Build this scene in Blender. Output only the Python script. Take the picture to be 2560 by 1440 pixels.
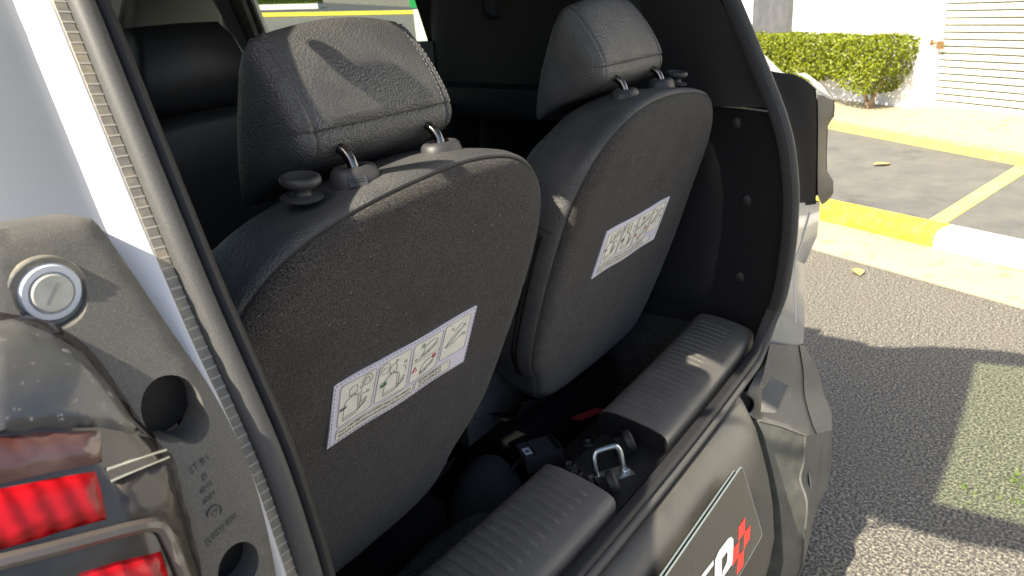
import bpy, bmesh, math, random
from mathutils import Vector, Matrix
from mathutils.geometry import delaunay_2d_cdt
random.seed(7)
for o in list(bpy.data.objects): bpy.data.objects.remove(o)
SC = bpy.context.scene
COL = SC.collection
R_ = math.radians

# ------------------------------------------------------------------ camera
CR = [[0.58574, -0.33437, 0.73831], [-0.80718, -0.15828, 0.56869], [-0.07329, -0.92906, -0.36261]]
CC = Vector((-0.8380, -0.5636, 1.4032))
FPX = 1830.4
cam = bpy.data.cameras.new('camera'); camo = bpy.data.objects.new('camera', cam); COL.objects.link(camo)
camo.matrix_world = Matrix(((CR[0][0], -CR[0][1], -CR[0][2], CC.x), (CR[1][0], -CR[1][1], -CR[1][2], CC.y),
                            (CR[2][0], -CR[2][1], -CR[2][2], CC.z), (0, 0, 0, 1)))
cam.sensor_width = 36; cam.lens = FPX / 2560 * 36; cam.clip_start = 0.02; cam.clip_end = 600
cam.dof.use_dof = True; cam.dof.focus_distance = 0.82; cam.dof.aperture_fstop = 14
SC.camera = camo
# ------------------------------------------------------------------ light
SUN = Vector((-1.0, 0.13, 1.08)).normalized()          # towards the sun
w = bpy.data.worlds.new('World'); SC.world = w; w.use_nodes = True
nt = w.node_tree; bg = nt.nodes['Background']; bg.inputs[1].default_value = 0.105
sk = nt.nodes.new('ShaderNodeTexSky'); sk.sky_type = 'NISHITA'; sk.sun_disc = False; sk.air_density = .8; sk.dust_density = 2.5
sk.sun_elevation = math.asin(SUN.z); sk.sun_rotation = math.atan2(SUN.x, SUN.y)
nt.links.new(sk.outputs[0], bg.inputs[0])
sl = bpy.data.lights.new('sun', 'SUN'); sl.energy = 5.0; sl.angle = R_(0.6); sl.color = (1, .91, .74)
so = bpy.data.objects.new('sun', sl); COL.objects.link(so); so.rotation_euler = SUN.to_track_quat('Z', 'Y').to_euler()
SC.view_settings.view_transform = 'Standard'; SC.view_settings.look = 'None'
SC.view_settings.exposure = 1.45; SC.view_settings.gamma = 1
SC.render.engine = 'CYCLES'

# ------------------------------------------------------------------ survey helpers (photo pixel -> point on a known plane)
def ray(px, py):
    a, b = (px - 1280) / FPX, (py - 720) / FPX
    return Vector([r[0] * a + r[1] * b + r[2] for r in CR])
def onpl(px, py, n, d):
    r = ray(px, py); n = Vector(n); return CC + r * ((d - n.dot(CC)) / n.dot(r))
def onX(px, py, x): return onpl(px, py, (1, 0, 0), x)
def onY(px, py, y): return onpl(px, py, (0, 1, 0), y)
def onZ(px, py, z): return onpl(px, py, (0, 0, 1), z)
def onF(px, py, fn):                  # surface y = fn(x, z)
    p = onY(px, py, -.15)
    for _ in range(25):
        p = onY(px, py, p.y * .4 + .6 * fn(p.x, p.z))
    return p
def interp(t, x):
    if x <= t[0][0]: return t[0][1]
    for (a, b), (c, d) in zip(t, t[1:]):
        if x <= c: return b + (d - b) * (x - a) / (c - a)
    return t[-1][1]
def catmull(P, n=8, closed=True):
    out = []; N = len(P); P = [Vector(p) for p in P]
    rng = range(N) if closed else range(N - 1)
    for i in rng:
        if closed: a, b, c, d = P[i - 1], P[i], P[(i + 1) % N], P[(i + 2) % N]
        else: a, b, c, d = P[max(i - 1, 0)], P[i], P[i + 1], P[min(i + 2, N - 1)]
        for k in range(n):
            t = k / n
            out.append(.5 * (2 * b + (c - a) * t + (2 * a - 5 * b + 4 * c - d) * t * t + (3 * b - a - 3 * c + d) * t ** 3))
    if not closed: out.append(P[-1])
    return out
# ------------------------------------------------------------------ scene-graph helpers
BASE = {}
def tag(o, label=None, cat=None, group=None, kind=None):
    if label: o['label'] = label
    if cat: o['category'] = cat
    if group: o['group'] = group
    if kind: o['kind'] = kind
    return o
def thing(name, loc, label, cat, group=None):
    o = bpy.data.objects.new(name, None); COL.objects.link(o); o.location = loc; o.empty_display_size = .1
    BASE[o.name] = Vector(loc); return tag(o, label, cat, group)
def mk(name, V, F, mat, parent=None, smooth=True, ang=40, base=None, label=None):
    me = bpy.data.meshes.new(name)
    b = BASE[parent.name] if parent else Vector(base or (0, 0, 0))
    me.from_pydata([tuple(Vector(v) - b) for v in V], [], F); me.validate()
    bm = bmesh.new(); bm.from_mesh(me); bmesh.ops.recalc_face_normals(bm, faces=bm.faces); bm.to_mesh(me); bm.free()
    if smooth:
        for p in me.polygons: p.use_smooth = True
        me.set_sharp_from_angle(angle=R_(ang))
    me.materials.append(mat)
    o = bpy.data.objects.new(name, me); COL.objects.link(o)
    if parent: o.parent = parent
    else: o.location = b
    BASE[o.name] = b
    if label: o['label'] = label
    return o
class MB:
    def __init__(s): s.V = []; s.F = []
    def add(s, V, F):
        k = len(s.V); s.V += [Vector(v) for v in V]; s.F += [tuple(i + k for i in f) for f in F]; return s
    def box(s, c, d, M=None):
        c = Vector(c); M = M or Matrix.Identity(3); V = []
        for i in (-1, 1):
            for j in (-1, 1):
                for k in (-1, 1): V.append(c + M @ Vector((i * d[0] / 2, j * d[1] / 2, k * d[2] / 2)))
        return s.add(V, [(0, 1, 3, 2), (4, 6, 7, 5), (0, 4, 5, 1), (2, 3, 7, 6), (0, 2, 6, 4), (1, 5, 7, 3)])
    def loft(s, rings, closed=True, cap0=True, cap1=True):
        n = len(rings[0]); V = [p for r in rings for p in r]; F = []
        for i in range(len(rings) - 1):
            for j in range(n if closed else n - 1):
                j2 = (j + 1) % n; F.append((i * n + j, i * n + j2, (i + 1) * n + j2, (i + 1) * n + j))
        if closed and cap0: F.append(tuple(range(n)))
        if closed and cap1: F.append(tuple(range((len(rings) - 1) * n, len(rings) * n)))
        return s.add(V, F)
    def tube(s, P, r, n=12, closed=False, cap=True):
        P = [Vector(p) for p in P]; N = len(P); rings = []; up = None
        for i, p in enumerate(P):
            a = P[(i - 1) % N] if closed else P[max(i - 1, 0)]; b = P[(i + 1) % N] if closed else P[min(i + 1, N - 1)]
            t = (b - a).normalized()
            if up is None: up = Vector((0, 0, 1)) if abs(t.z) < .9 else Vector((0, 1, 0))
            u = (up - t * up.dot(t)).normalized(); v = t.cross(u); up = u
            rr = r[i] if isinstance(r, (list, tuple)) else r
            rings.append([p + u * rr * math.cos(2 * math.pi * k / n) + v * rr * math.sin(2 * math.pi * k / n) for k in range(n)])
        if closed: rings.append(rings[0]); return s.loft(rings, True, False, False)
        return s.loft(rings, True, cap, cap)
    def lathe(s, c, prof, ax=(0, 0, 1), n=32):
        c = Vector(c); ax = Vector(ax).normalized(); u = ax.orthogonal().normalized(); v = ax.cross(u)
        rings = [[c + ax * h + (u * math.cos(2 * math.pi * k / n) + v * math.sin(2 * math.pi * k / n)) * r for k in range(n)] for r, h in prof]
        return s.loft(rings, True, prof[0][0] > 0, prof[-1][0] > 0)
    def grid(s, rows): return s.loft(rows, False)
    def obj(s, name, mat, parent=None, **k): return mk(name, s.V, s.F, mat, parent, **k)
def inpoly(p, poly):
    c = False; n = len(poly); x, y = p[0], p[1]
    for i in range(n):
        a, b = poly[i], poly[i - 1]
        if (a[1] > y) != (b[1] > y) and x < (b[0] - a[0]) * (y - a[1]) / (b[1] - a[1]) + a[0]: c = not c
    return c
def dpoly(p, poly):
    m = 9; n = len(poly)
    for i in range(n):
        a, b = poly[i - 1], poly[i]; dx, dy = b[0] - a[0], b[1] - a[1]; L = dx * dx + dy * dy
        t = max(0, min(1, ((p[0] - a[0]) * dx + (p[1] - a[1]) * dy) / L)) if L > 0 else 0
        m = min(m, math.hypot(p[0] - a[0] - t * dx, p[1] - a[1] - t * dy))
    return m
def resample(poly, step):
    out = []; n = len(poly)
    for i in range(n):
        a, b = poly[i], poly[(i + 1) % n]; L = math.hypot(b[0] - a[0], b[1] - a[1]); k = max(1, int(L / step))
        for j in range(k): out.append((a[0] + (b[0] - a[0]) * j / k, a[1] + (b[1] - a[1]) * j / k))
    return out
def sheet(poly, fn, thick, step=.012, holes=()):
    """solid plate over the 2-D outline; fn(u,v)->point, thick: vector added for the back face"""
    poly = resample(poly, step); hs = [resample(h, step) for h in holes]
    V = [Vector(p) for p in poly]; E = [(i, (i + 1) % len(poly)) for i in range(len(poly))]
    loops = [list(range(len(poly)))]
    for h in hs:
        k = len(V); V += [Vector(p) for p in h]; E += [(k + i, k + (i + 1) % len(h)) for i in range(len(h))]; loops.append(list(range(k, k + len(h))))
    x0 = min(p[0] for p in poly); x1 = max(p[0] for p in poly); y0 = min(p[1] for p in poly); y1 = max(p[1] for p in poly)
    nx = int((x1 - x0) / step); ny = int((y1 - y0) / step)
    for i in range(1, nx):
        for j in range(1, ny):
            p = (x0 + (i + .5 * (j % 2)) * step, y0 + j * step)
            if inpoly(p, poly) and dpoly(p, poly) > step * .45 and not any(inpoly(p, h) or dpoly(p, h) < step * .45 for h in hs): V.append(Vector(p))
    nv, ne, nf, ov, oe, of = delaunay_2d_cdt([Vector((v[0], v[1])) for v in V], E, [], 0, 1e-7)
    F = []
    for f in nf:
        c = sum((nv[i] for i in f), Vector((0, 0))) / len(f)
        if inpoly(c, poly) and not any(inpoly(c, h) for h in hs): F.append(tuple(f))
    P = [Vector(fn(v[0], v[1])) for v in nv]; n = len(P); t = Vector(thick)
    mp = {}
    for i, o in enumerate(ov):
        for q in o: mp[q] = i
    FF = F + [tuple(i + n for i in reversed(f)) for f in F]
    for lp in loops:
        for i in range(len(lp)):
            a, b = mp.get(lp[i]), mp.get(lp[(i + 1) % len(lp)])
            if a is not None and b is not None and a != b: FF.append((a, b, b + n, a + n))
    m = MB(); m.add(P + [p + t for p in P], FF); return m
def textmesh(s, size=1.0, align='LEFT', shear=0, space=1, offset=0):
    c = bpy.data.curves.new('t', 'FONT'); c.body = s; c.size = size; c.align_x = align; c.shear = shear; c.space_character = space; c.offset = offset; c.resolution_u = 2
    o = bpy.data.objects.new('t', c); COL.objects.link(o)
    dg = bpy.context.evaluated_depsgraph_get(); me = bpy.data.meshes.new_from_object(o.evaluated_get(dg))
    V = [tuple(v.co) for v in me.vertices]; F = [tuple(p.vertices) for p in me.polygons]
    bpy.data.objects.remove(o); bpy.data.curves.remove(c); bpy.data.meshes.remove(me)
    return V, F
# ------------------------------------------------------------------ materials
def rgb(c): return (c[0], c[1], c[2], 1)
def mat(name, col, rough=.5, metal=0, col2=None, nscale=20, nlo=.4, nhi=.6, bump=None, coat=0, spec=.5, detail=4, rough2=None, third=None, sheen=0, fourth=None):
    m = bpy.data.materials.new(name); m.use_nodes = True; t = m.node_tree; b = t.nodes['Principled BSDF']; L = t.links
    b.inputs['Base Color'].default_value = rgb(col); b.inputs['Roughness'].default_value = rough; b.inputs['Metallic'].default_value = metal
    b.inputs['Coat Weight'].default_value = coat; b.inputs['Coat Roughness'].default_value = .04; b.inputs['Specular IOR Level'].default_value = spec
    b.inputs['Sheen Weight'].default_value = sheen; b.inputs['Sheen Roughness'].default_value = .6
    tc = t.nodes.new('ShaderNodeTexCoord')
    def noise(sc, det=detail, ro=.6):
        n = t.nodes.new('ShaderNodeTexNoise'); n.inputs['Scale'].default_value = sc; n.inputs['Detail'].default_value = det; n.inputs['Roughness'].default_value = ro
        L.new(tc.outputs['Object'], n.inputs['Vector']); return n
    def ramp(src, lo, hi):
        r = t.nodes.new('ShaderNodeMapRange'); r.inputs[1].default_value = lo; r.inputs[2].default_value = hi; L.new(src, r.inputs[0]); return r.outputs[0]
    cur = None
    if col2 is not None:
        k = ramp(noise(nscale).outputs[0], nlo, nhi); mx = t.nodes.new('ShaderNodeMix'); mx.data_type = 'RGBA'
        mx.inputs[6].default_value = rgb(col); mx.inputs[7].default_value = rgb(col2); L.new(k, mx.inputs[0]); cur = mx.outputs[2]
        if rough2 is not None:
            mr = t.nodes.new('ShaderNodeMix'); mr.inputs[2].default_value = rough; mr.inputs[3].default_value = rough2; L.new(k, mr.inputs[0]); L.new(mr.outputs[0], b.inputs['Roughness'])
    for third in [q for q in (third, fourth) if q]:         # (colour, scale, lo, hi)
        k = ramp(noise(third[1], 6).outputs[0], third[2], third[3]); mx = t.nodes.new('ShaderNodeMix'); mx.data_type = 'RGBA'
        if cur: L.new(cur, mx.inputs[6])
        else: mx.inputs[6].default_value = rgb(col)
        mx.inputs[7].default_value = rgb(third[0]); L.new(k, mx.inputs[0]); cur = mx.outputs[2]
    if cur: L.new(cur, b.inputs['Base Color'])
    if bump:
        prev = None
        for kind, sc, st, dist in bump:
            if kind == 'n': h = noise(sc, 3).outputs[0]
            elif kind == 'leather':
                v = t.nodes.new('ShaderNodeTexVoronoi'); v.inputs['Scale'].default_value = sc
                d = noise(sc * .30, 2); a = t.nodes.new('ShaderNodeMix'); a.data_type = 'VECTOR'; a.inputs[0].default_value = .0013
                L.new(tc.outputs['Object'], a.inputs[4]); L.new(d.outputs['Color'], a.inputs[5]); L.new(a.outputs[1], v.inputs['Vector']); h = v.outputs[0]
            else:
                v = t.nodes.new('ShaderNodeTexVoronoi'); v.inputs['Scale'].default_value = sc; L.new(tc.outputs['Object'], v.inputs['Vector']); h = v.outputs[0]
            bp = t.nodes.new('ShaderNodeBump'); bp.inputs['Strength'].default_value = st; bp.inputs['Distance'].default_value = dist; L.new(h, bp.inputs['Height'])
            if kind in ('leather',): bp.invert = True
            if prev: L.new(prev, bp.inputs['Normal'])
            prev = bp.outputs[0]
        L.new(prev, b.inputs['Normal'])
    return m
def glass(name, tint, gl=.06, rough=.0):
    m = bpy.data.materials.new(name); m.use_nodes = True; t = m.node_tree; t.nodes.remove(t.nodes['Principled BSDF'])
    a = t.nodes.new('ShaderNodeBsdfTransparent'); a.inputs[0].default_value = rgb(tint); g = t.nodes.new('ShaderNodeBsdfGlossy'); g.inputs['Roughness'].default_value = rough
    lw = t.nodes.new('ShaderNodeLayerWeight'); lw.inputs[0].default_value = .5; pw = t.nodes.new('ShaderNodeMath'); pw.operation = 'POWER'; pw.inputs[1].default_value = 5
    fr = t.nodes.new('ShaderNodeMath'); fr.operation = 'MULTIPLY_ADD'; fr.inputs[1].default_value = .8; fr.inputs[2].default_value = .04; mx = t.nodes.new('ShaderNodeMixShader')
    t.links.new(lw.outputs['Facing'], pw.inputs[0]); t.links.new(pw.outputs[0], fr.inputs[0])
    t.links.new(fr.outputs[0], mx.inputs[0]); t.links.new(a.outputs[0], mx.inputs[1]); t.links.new(g.outputs[0], mx.inputs[2]); t.links.new(mx.outputs[0], t.nodes['Material Output'].inputs[0])
    return m
LEATHER = mat('leather', (.056, .056, .057), .44, bump=[('leather', 400, 1, .0009), ('n', 60, .12, .002)], col2=(.074, .073, .071), nscale=25)
LEATHER_F = mat('leather_far', (.03, .03, .032), .5, bump=[('leather', 420, .4, .0005)])
CARPET = mat('carpet', (.009, .008, .007), 1, col2=(.110, .100, .090), nscale=640, nlo=.36, nhi=.72, bump=[('n', 700, 1, .002), ('n', 14, .3, .004)], spec=.1, sheen=.12, detail=2, third=((.030, .026, .023), 16, .52, .80))
CARPETD = mat('floor_carpet', (.016, .016, .017), 1, col2=(.07, .068, .065), nscale=420, nlo=.4, nhi=.66, bump=[('n', 500, 1, .002)], spec=.1, detail=2)
BLACKP = mat('black_plastic', (.008, .008, .009), .5, spec=.3, bump=[('n', 900, .25, .0004)])
TRIM = mat('trim_plastic', (.013, .013, .015), .5, spec=.35, bump=[('v', 1100, .3, .0004)])
SILL = mat('sill_plastic', (.085, .081, .076), .5, bump=[('v', 700, .5, .0005)], col2=(.115, .108, .095), nscale=18, nlo=.5, nhi=.8)
KNOBP = mat('knob_plastic', (.034, .034, .036), .5, bump=[('n', 1400, .3, .0003)])
CHROME = mat('dark_chrome', (.16, .15, .145), .16, 1)
ZINC = mat('zinc', (.52, .56, .58), .32, 1, col2=(.40, .46, .47), nscale=160)
RUBBER = mat('rubber', (.062, .062, .061), .5, spec=.3, col2=(.105, .10, .09), nscale=900, nlo=.48, nhi=.8, rough2=.7, bump=[('n', 700, .25, .0004)])
RIBM = mat('carrier_rib', (.36, .335, .28), .6)
RUBBERD = mat('rubber_carrier', (.17, .16, .14), .6, col2=(.29, .25, .175), nscale=70, nlo=.42, nhi=.72, bump=[('n', 300, .3, .0005)])
RUBBERC = mat('rubber_clean', (.020, .020, .022), .5, spec=.25, bump=[('n', 700, .2, .0003)])
PAINT = mat('silver_paint', (.27, .28, .30), .36, .2, coat=.5)
PAINTL = mat('sunlit_paint', (.62, .62, .62), .4, .05, coat=.3)  # body paint lightened as if sunlit, for the channel and crease line
DUSTY = mat('dusty_plastic', (.058, .059, .062), .5, col2=(.115, .108, .092), nscale=13, nlo=.25, nhi=.80, rough2=.85, bump=[('n', 900, .3, .0004)], third=((.24, .21, .16), 1300, .52, .78))
DUSTCAP = mat('dusty_cap', (.040, .042, .047), .2, spec=.45, col2=(.125, .12, .105), nscale=10, nlo=.32, nhi=.75, rough2=.5, bump=[('n', 300, .2, .0005)], coat=.3, third=((.40, .39, .33), 160, .62, .72))
SMOKE = mat('smoked_lens', (.016, .012, .011), .16, spec=.35, coat=.3, col2=(.055, .046, .04), nscale=13, nlo=.45, nhi=.7)
BROWNL = mat('maroon_lens', (.065, .020, .018), .2, coat=.5, col2=(.13, .075, .065), nscale=11, nlo=.46, nhi=.58)
REDL = mat('red_lens', (.30, .002, .006), .3, coat=.5, col2=(.62, .010, .02), nscale=70, nlo=.34, nhi=.62, bump=[('n', 500, .15, .0005)])
def banded(name, a, b, sc):
    m = mat(name, a, .35, coat=.12, spec=.3); t = m.node_tree; tc = t.nodes.new('ShaderNodeTexCoord'); w_ = t.nodes.new('ShaderNodeTexWave'); w_.bands_direction = 'X'; w_.inputs['Scale'].default_value = sc; w_.inputs['Distortion'].default_value = 1.2; w_.inputs['Detail'].default_value = 3; w_.inputs['Detail Scale'].default_value = 4
    mx = t.nodes.new('ShaderNodeMix'); mx.data_type = 'RGBA'; mx.inputs[6].default_value = rgb(a); mx.inputs[7].default_value = rgb(b); t.links.new(tc.outputs['Object'], w_.inputs['Vector']); t.links.new(w_.outputs[1], mx.inputs[0]); t.links.new(mx.outputs[2], t.nodes['Principled BSDF'].inputs['Base Color']); return m
REDL = banded('red_lens', (.22, .001, .003), (.48, .004, .010), 28)
REDD = mat('red_lens_dark', (.30, .004, .008), .6)
WHITEP = mat('white_plug', (.52, .55, .60), .4)
PLUGC = mat('plug_centre', (.50, .50, .44), .5, col2=(.38, .38, .34), nscale=60)
BUMP = mat('bumper_plastic', (.086, .086, .083), .5, col2=(.124, .120, .108), nscale=8, nlo=.35, nhi=.7, rough2=.7, bump=[('v', 900, .25, .0004)], third=((.22, .20, .165), 70, .58, .8))
BUMPW = mat('bumper_wall', (.072, .075, .068), .42, col2=(.11, .11, .092), nscale=30, nlo=.4, nhi=.7, bump=[('v', 900, .25, .0004)], third=((.20, .19, .15), 220, .62, .75))
BUMPC = mat('bumper_centre', (.050, .049, .046), .34, col2=(.108, .100, .084), nscale=6, nlo=.34, nhi=.80, rough2=.65, bump=[('v', 900, .2, .0003)])
PLATE = mat('plate_black', (.06, .058, .05), .18, coat=.5)
PLEDGE = mat('plate_edge', (.17, .20, .21), .3)
WHITET = mat('white_print', (.8, .79, .76), .5)
REDT = mat('red_print', (.8, .05, .035), .45)
LABELM = mat('label_cloth', (.66, .64, .74), .8, bump=[('n', 900, .3, .0003)])
CREAM = mat('label_cream', (.80, .78, .68), .8, col2=(.72, .70, .62), nscale=80)
INK = mat('ink', (.03, .03, .035), .7)
INKG = mat('ink_green', (.03, .25, .06), .7)
INKR = mat('ink_red', (.55, .03, .04), .7)
STITCH = mat('stitch', (.14, .14, .145), .8)
CLEAR = glass('window_glass', (.80, .84, .80))
HEADL = mat('headliner', (.05, .05, .048), .95)
GREYF = mat('grey_fabric', (.13, .135, .13), .9, bump=[('n', 600, .3, .0005)])

# ================================================================== SETTING
def terr(x, y): return 0 if y < 2.4 else .062 * (y - 2.4)
ASPH = mat('asphalt', (.048, .045, .042), .9, col2=(.28, .255, .205), nscale=115, nlo=.43, nhi=.67, bump=[('v', 110, .8, .006), ('n', 220, .5, .003)], third=((.60, .54, .42), 150, .60, .70), fourth=((.13, .115, .095), 2.2, .56, .78), detail=3)
ASPHB = mat('bay_asphalt', (.090, .090, .086), .9, fourth=((.26, .23, .16), 60, .66, .72), col2=(.122, .117, .102), nscale=5, nlo=.35, nhi=.65, bump=[('n', 60, .3, .004)], third=((.055, .054, .053), 3.2, .57, .72))
CONC = mat('concrete', (.31, .275, .18), .9, third=((.20, .165, .09), 9, .55, .72), col2=(.30, .27, .20), nscale=6, nlo=.4, nhi=.7, bump=[('n', 60, .4, .006)])
YEL = mat('yellow_paint', (.66, .54, .02), .7, third=((.40, .34, .16), 30, .64, .70), col2=(.58, .47, .08), nscale=22, nlo=.45, nhi=.75, bump=[('n', 40, .4, .005)])
YELF = mat('faded_yellow', (.58, .48, .12), .8, col2=(.33, .30, .2), nscale=14, nlo=.5, nhi=.72)
WHITEK = mat('white_kerb_paint', (.74, .73, .68), .7, third=((.36, .33, .26), 26, .63, .68), col2=(.62, .6, .54), nscale=20, nlo=.55, nhi=.75, bump=[('n', 40, .4, .005)])
xs = [-300, -80, -30, -12, -6] + [-4 + .5 * i for i in range(17)] + [6, 8, 12, 20, 40, 90, 300]
ys = [-300, -80, -20, -8, -4, -2, -1, 0, 1, 2, 2.4] + [3 + i * 2 for i in range(12)] + [40, 60]
g = MB(); g.grid([[Vector((x, y, terr(x, y))) for x in xs] for y in ys])
tag(g.obj('ground', ASPH), kind='structure')
U = Vector((-.55, -.835, 0)); U = (Vector((3.275, -.537, 0)) - Vector((3.746, .528, 0))).normalized()   # along the kerb, towards the camera side
K0 = Vector((3.746, .528, 0)); NK = Vector((-U.y, U.x, 0))
if NK.x < 0: NK = -NK                                                               # away from the road
def kp(a, b, z=0):
    p = K0 + U * a + NK * b; return Vector((p.x, p.y, z + terr(p.x, p.y)))
def strip(a0, a1, prof, n):
    m = MB(); m.loft([[kp(a0 + (a1 - a0) * i / n, b, z) for b, z in prof] for i in range(n + 1)]); return m
# gutter, kerb, raised bay behind it, far walk
tag(strip(-26, 6, [(-.44, -.05), (-.44, .006), (-.43, .012), (.02, .014), (.02, -.05)], 60).obj('gutter', CONC), kind='structure')
KPROF = [(0, -.05), (.0, .03), (.012, .085), (.03, .10), (.06, .108), (.15, .11), (.15, -.05)]
SPL = 0.70
yk = strip(-26, SPL, KPROF, 60).obj('kerb_yellow', YEL, None); tag(yk, 'bright yellow painted kerb section behind the tail light', 'kerb')
wk = strip(SPL + .004, 6, KPROF, 20).obj('kerb_white', WHITEK, None); tag(wk, 'white painted kerb section at the right edge', 'kerb')
tag(strip(-26, 6, [(.154, -.05), (.154, .10), (30, .10), (30, -.05)], 60).obj('parking_bay', ASPHB), kind='structure')
# parking line
a = onZ(2300, 563, .106); b = onZ(2550, 408, .106); c = onZ(2575, 424, .106); d = onZ(2348, 569, .106)
m = MB(); m.loft([[a + Vector((0, 0, -.01)), a, d, d + Vector((0, 0, -.01))], [b + Vector((0, 0, -.01)), b, c, c + Vector((0, 0, -.01))]])
tag(m.obj('parking_line', YELF), kind='structure')
# building
WA = Vector((7.449, .508, 0)); WU = Vector((6.892, -.328, 0)) - WA; WU.normalize(); WN = Vector((WU.y, -WU.x, 0))
if WN.dot(CC - WA) < 0: WN = -WN
def wp(u, n, z): return WA + WU * u + WN * n + Vector((0, 0, z))
MW = Matrix((WU, WN, Vector((0, 0, 1)))).transposed()
WALL = mat('white_render', (.80, .79, .76), .85, col2=(.76, .75, .71), nscale=3, bump=[('n', 50, .2, .004)])
SLATM = mat('white_slat', (.80, .80, .76), .5)
PILM = mat('grey_render', (.085, .088, .092), .85, col2=(.11, .11, .115), nscale=8, bump=[('n', 40, .4, .005)])
# far walk (faded concrete with yellow edge) in front of the wall
e0, e1 = onZ(2064, 318, .104), onZ(2560, 413, .104); ed = (e1 - e0).normalized()
def walkpt(k, u): return e0 + ed * k
m = MB(); rows = []
for k in range(-4, 9):
    p = e0 + ed * (k * .6); q = p + Vector((4, -.6, 0)) + Vector((0, 0, 0)); rows.append([p + Vector((0, 0, -.08)), p + Vector((0, 0, .06)), Vector((q.x, q.y, .164)), Vector((q.x, q.y, .02))])
m.loft(rows); tag(m.obj('far_walk', CONC), kind='structure')
m = MB(); rows = []
en = Vector((-ed.y, ed.x, 0)); en = en if en.x > 0 else -en
for k in range(-4, 9):
    p = e0 + ed * (k * .6); rows.append([p + Vector((0, 0, -.08)) - en * .02, p + Vector((0, 0, .063)) - en * .02, p + Vector((0, 0, .068)) + en * .06, p + en * .06 + Vector((0, 0, -.08))])
m.loft(rows); tag(m.obj('far_kerb', YELF), 'faded yellow edge kerb running below the hedge', 'kerb')
bld = thing('building', wp(0, -.2, 0), 'white rendered building with a slatted roller shutter door', 'building')
DW = 3.4
m = MB(); m.box(wp(-5.0, -.05, 1.9), (10.0, .56, 4.0), MW); m.box(wp(DW + 2, -.2, 1.9), (4.0, .4, 4.0), MW); m.box(wp(DW / 2, -.2, 3.4), (DW - .01, .4, 1.0), MW)
m.obj('wall', WALL, bld, smooth=False)
m = MB(); m.box(wp(-2.05, .26, 1.9), (.62, .1, 4.0), MW); m.obj('pilaster', PILM, bld, smooth=False)
for uu in (.018, DW - .035): m = MB(); m.box(wp(uu, -.02, 1.45), (.03, .08, 2.9), MW); m.obj('shutter_guide', SLATM, bld, smooth=False)
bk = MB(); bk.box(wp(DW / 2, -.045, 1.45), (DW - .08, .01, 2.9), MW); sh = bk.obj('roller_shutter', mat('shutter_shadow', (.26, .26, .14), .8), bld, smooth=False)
prof = [(0, .0), (.010, .003), (.015, .02), (.013, .038), (.005, .046), (0, .0465)]
PITCH = .0625; sm = None
for k in range(45):
    z0 = .10 + k * PITCH
    V = [wp(uu, -.03 + n_ * 2, z0 + zz) for uu in (.035, DW - .07) for n_, zz in prof]; n = len(prof)
    F = [(i, (i + 1) % n, n + (i + 1) % n, n + i) for i in range(n)] + [tuple(range(n)), tuple(range(n, 2 * n))]
    if sm is None: sl0 = mk('slat', V, F, SLATM, sh, ang=30); sm = sl0
    else:
        c = sm.copy(); COL.objects.link(c); c.parent = sh; c.location = (0, 0, k * PITCH)
m = MB(); pz = .757
m.box(wp(-.02, .06, pz), (.05, .04, .05), MW); m.tube([wp(-.02, .06, pz), wp(.08, .05, pz - .01), wp(.13, .05, pz - .03)], .012, 8); m.box(wp(.09, .05, pz - .02), (.06, .03, .07), MW)
m.obj('padlock', mat('rusty_brass', (.25, .15, .07), .5, .6), bld)
# hedge: clipped crown on a stem
hd = thing('hedge_tree', wp(-.27, .46, .1), 'clipped bright green hedge crown on a thin stem before the wall', 'hedge')
BARK = mat('bark', (.30, .21, .13), .9, col2=(.16, .11, .07), nscale=40)
m = MB()
for k in range(3):
    aa = k * 2.1
    m.tube([wp(-.27 + .02 * math.cos(aa), .46 + .02 * math.sin(aa), .05), wp(-.28 + .03 * math.cos(aa + 1), .46 + .02 * math.sin(aa + 1), .2), wp(-.27 + .12 * math.cos(aa), .45 + .1 * math.sin(aa), .45)], [.028, .022, .012], 8)
m.obj('trunk', BARK, hd)
LEAF = mat('hedge_leaf', (.055, .090, .002), .45, col2=(.20, .22, .006), nscale=55, spec=.3, third=((.20, .17, .010), 60, .58, .64))
V = []; F = []
def leaf(p, nrm, s):
    nrm = nrm.normalized(); u = nrm.orthogonal().normalized(); u.rotate(Matrix.Rotation(random.random() * 6.28, 3, nrm)); v = nrm.cross(u); k = len(V)
    V.extend([p - u * s, p + v * s * .5 + nrm * s * .12, p + u * s * 1.1, p - v * s * .5 + nrm * s * .12]); F.extend([(k, k + 1, k + 2), (k, k + 2, k + 3)])
cnt = 0
while cnt < 21000:
    uu = random.uniform(-3.3, .14); nn = random.uniform(-.34, .34); zz = random.uniform(.22, .86)
    x = max((uu + .29) / .43, 0) if uu > -.29 else 0
    zt = .855 - .02 * math.sin(uu * 9) - .012 * math.sin(uu * 23 + nn * 9) - .05 * x * x; zb = .36 + .05 * math.sin(uu * 7) + .03 * math.sin(uu * 17 + 1) + .10 * x + .03 - .08 * math.exp(-((uu + .30) / .20) ** 2) + .03
    if uu > -.29 and x * x + (nn / .40) ** 2 * .6 + max(0, (zb + .16 - zz) / .2) ** 2 * .5 > 1: continue
    if zz < zb or zz > zt: continue
    dep = min(zt - zz, zz - zb + .03, .34 - abs(nn), .14 - uu)
    if dep > .05 and random.random() > .25: continue
    p = wp(uu, .46 + nn * .62, zz); nr = Vector((random.gauss(0, 1), random.gauss(0, 1), random.gauss(.5, .8)))
    if .34 - abs(nn) < .08: nr += WN * (1.3 if nn > 0 else -1.3)
    leaf(p, nr, random.uniform(.013, .024)); cnt += 1
mk('crown', V, F, LEAF, hd, smooth=False)
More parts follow.
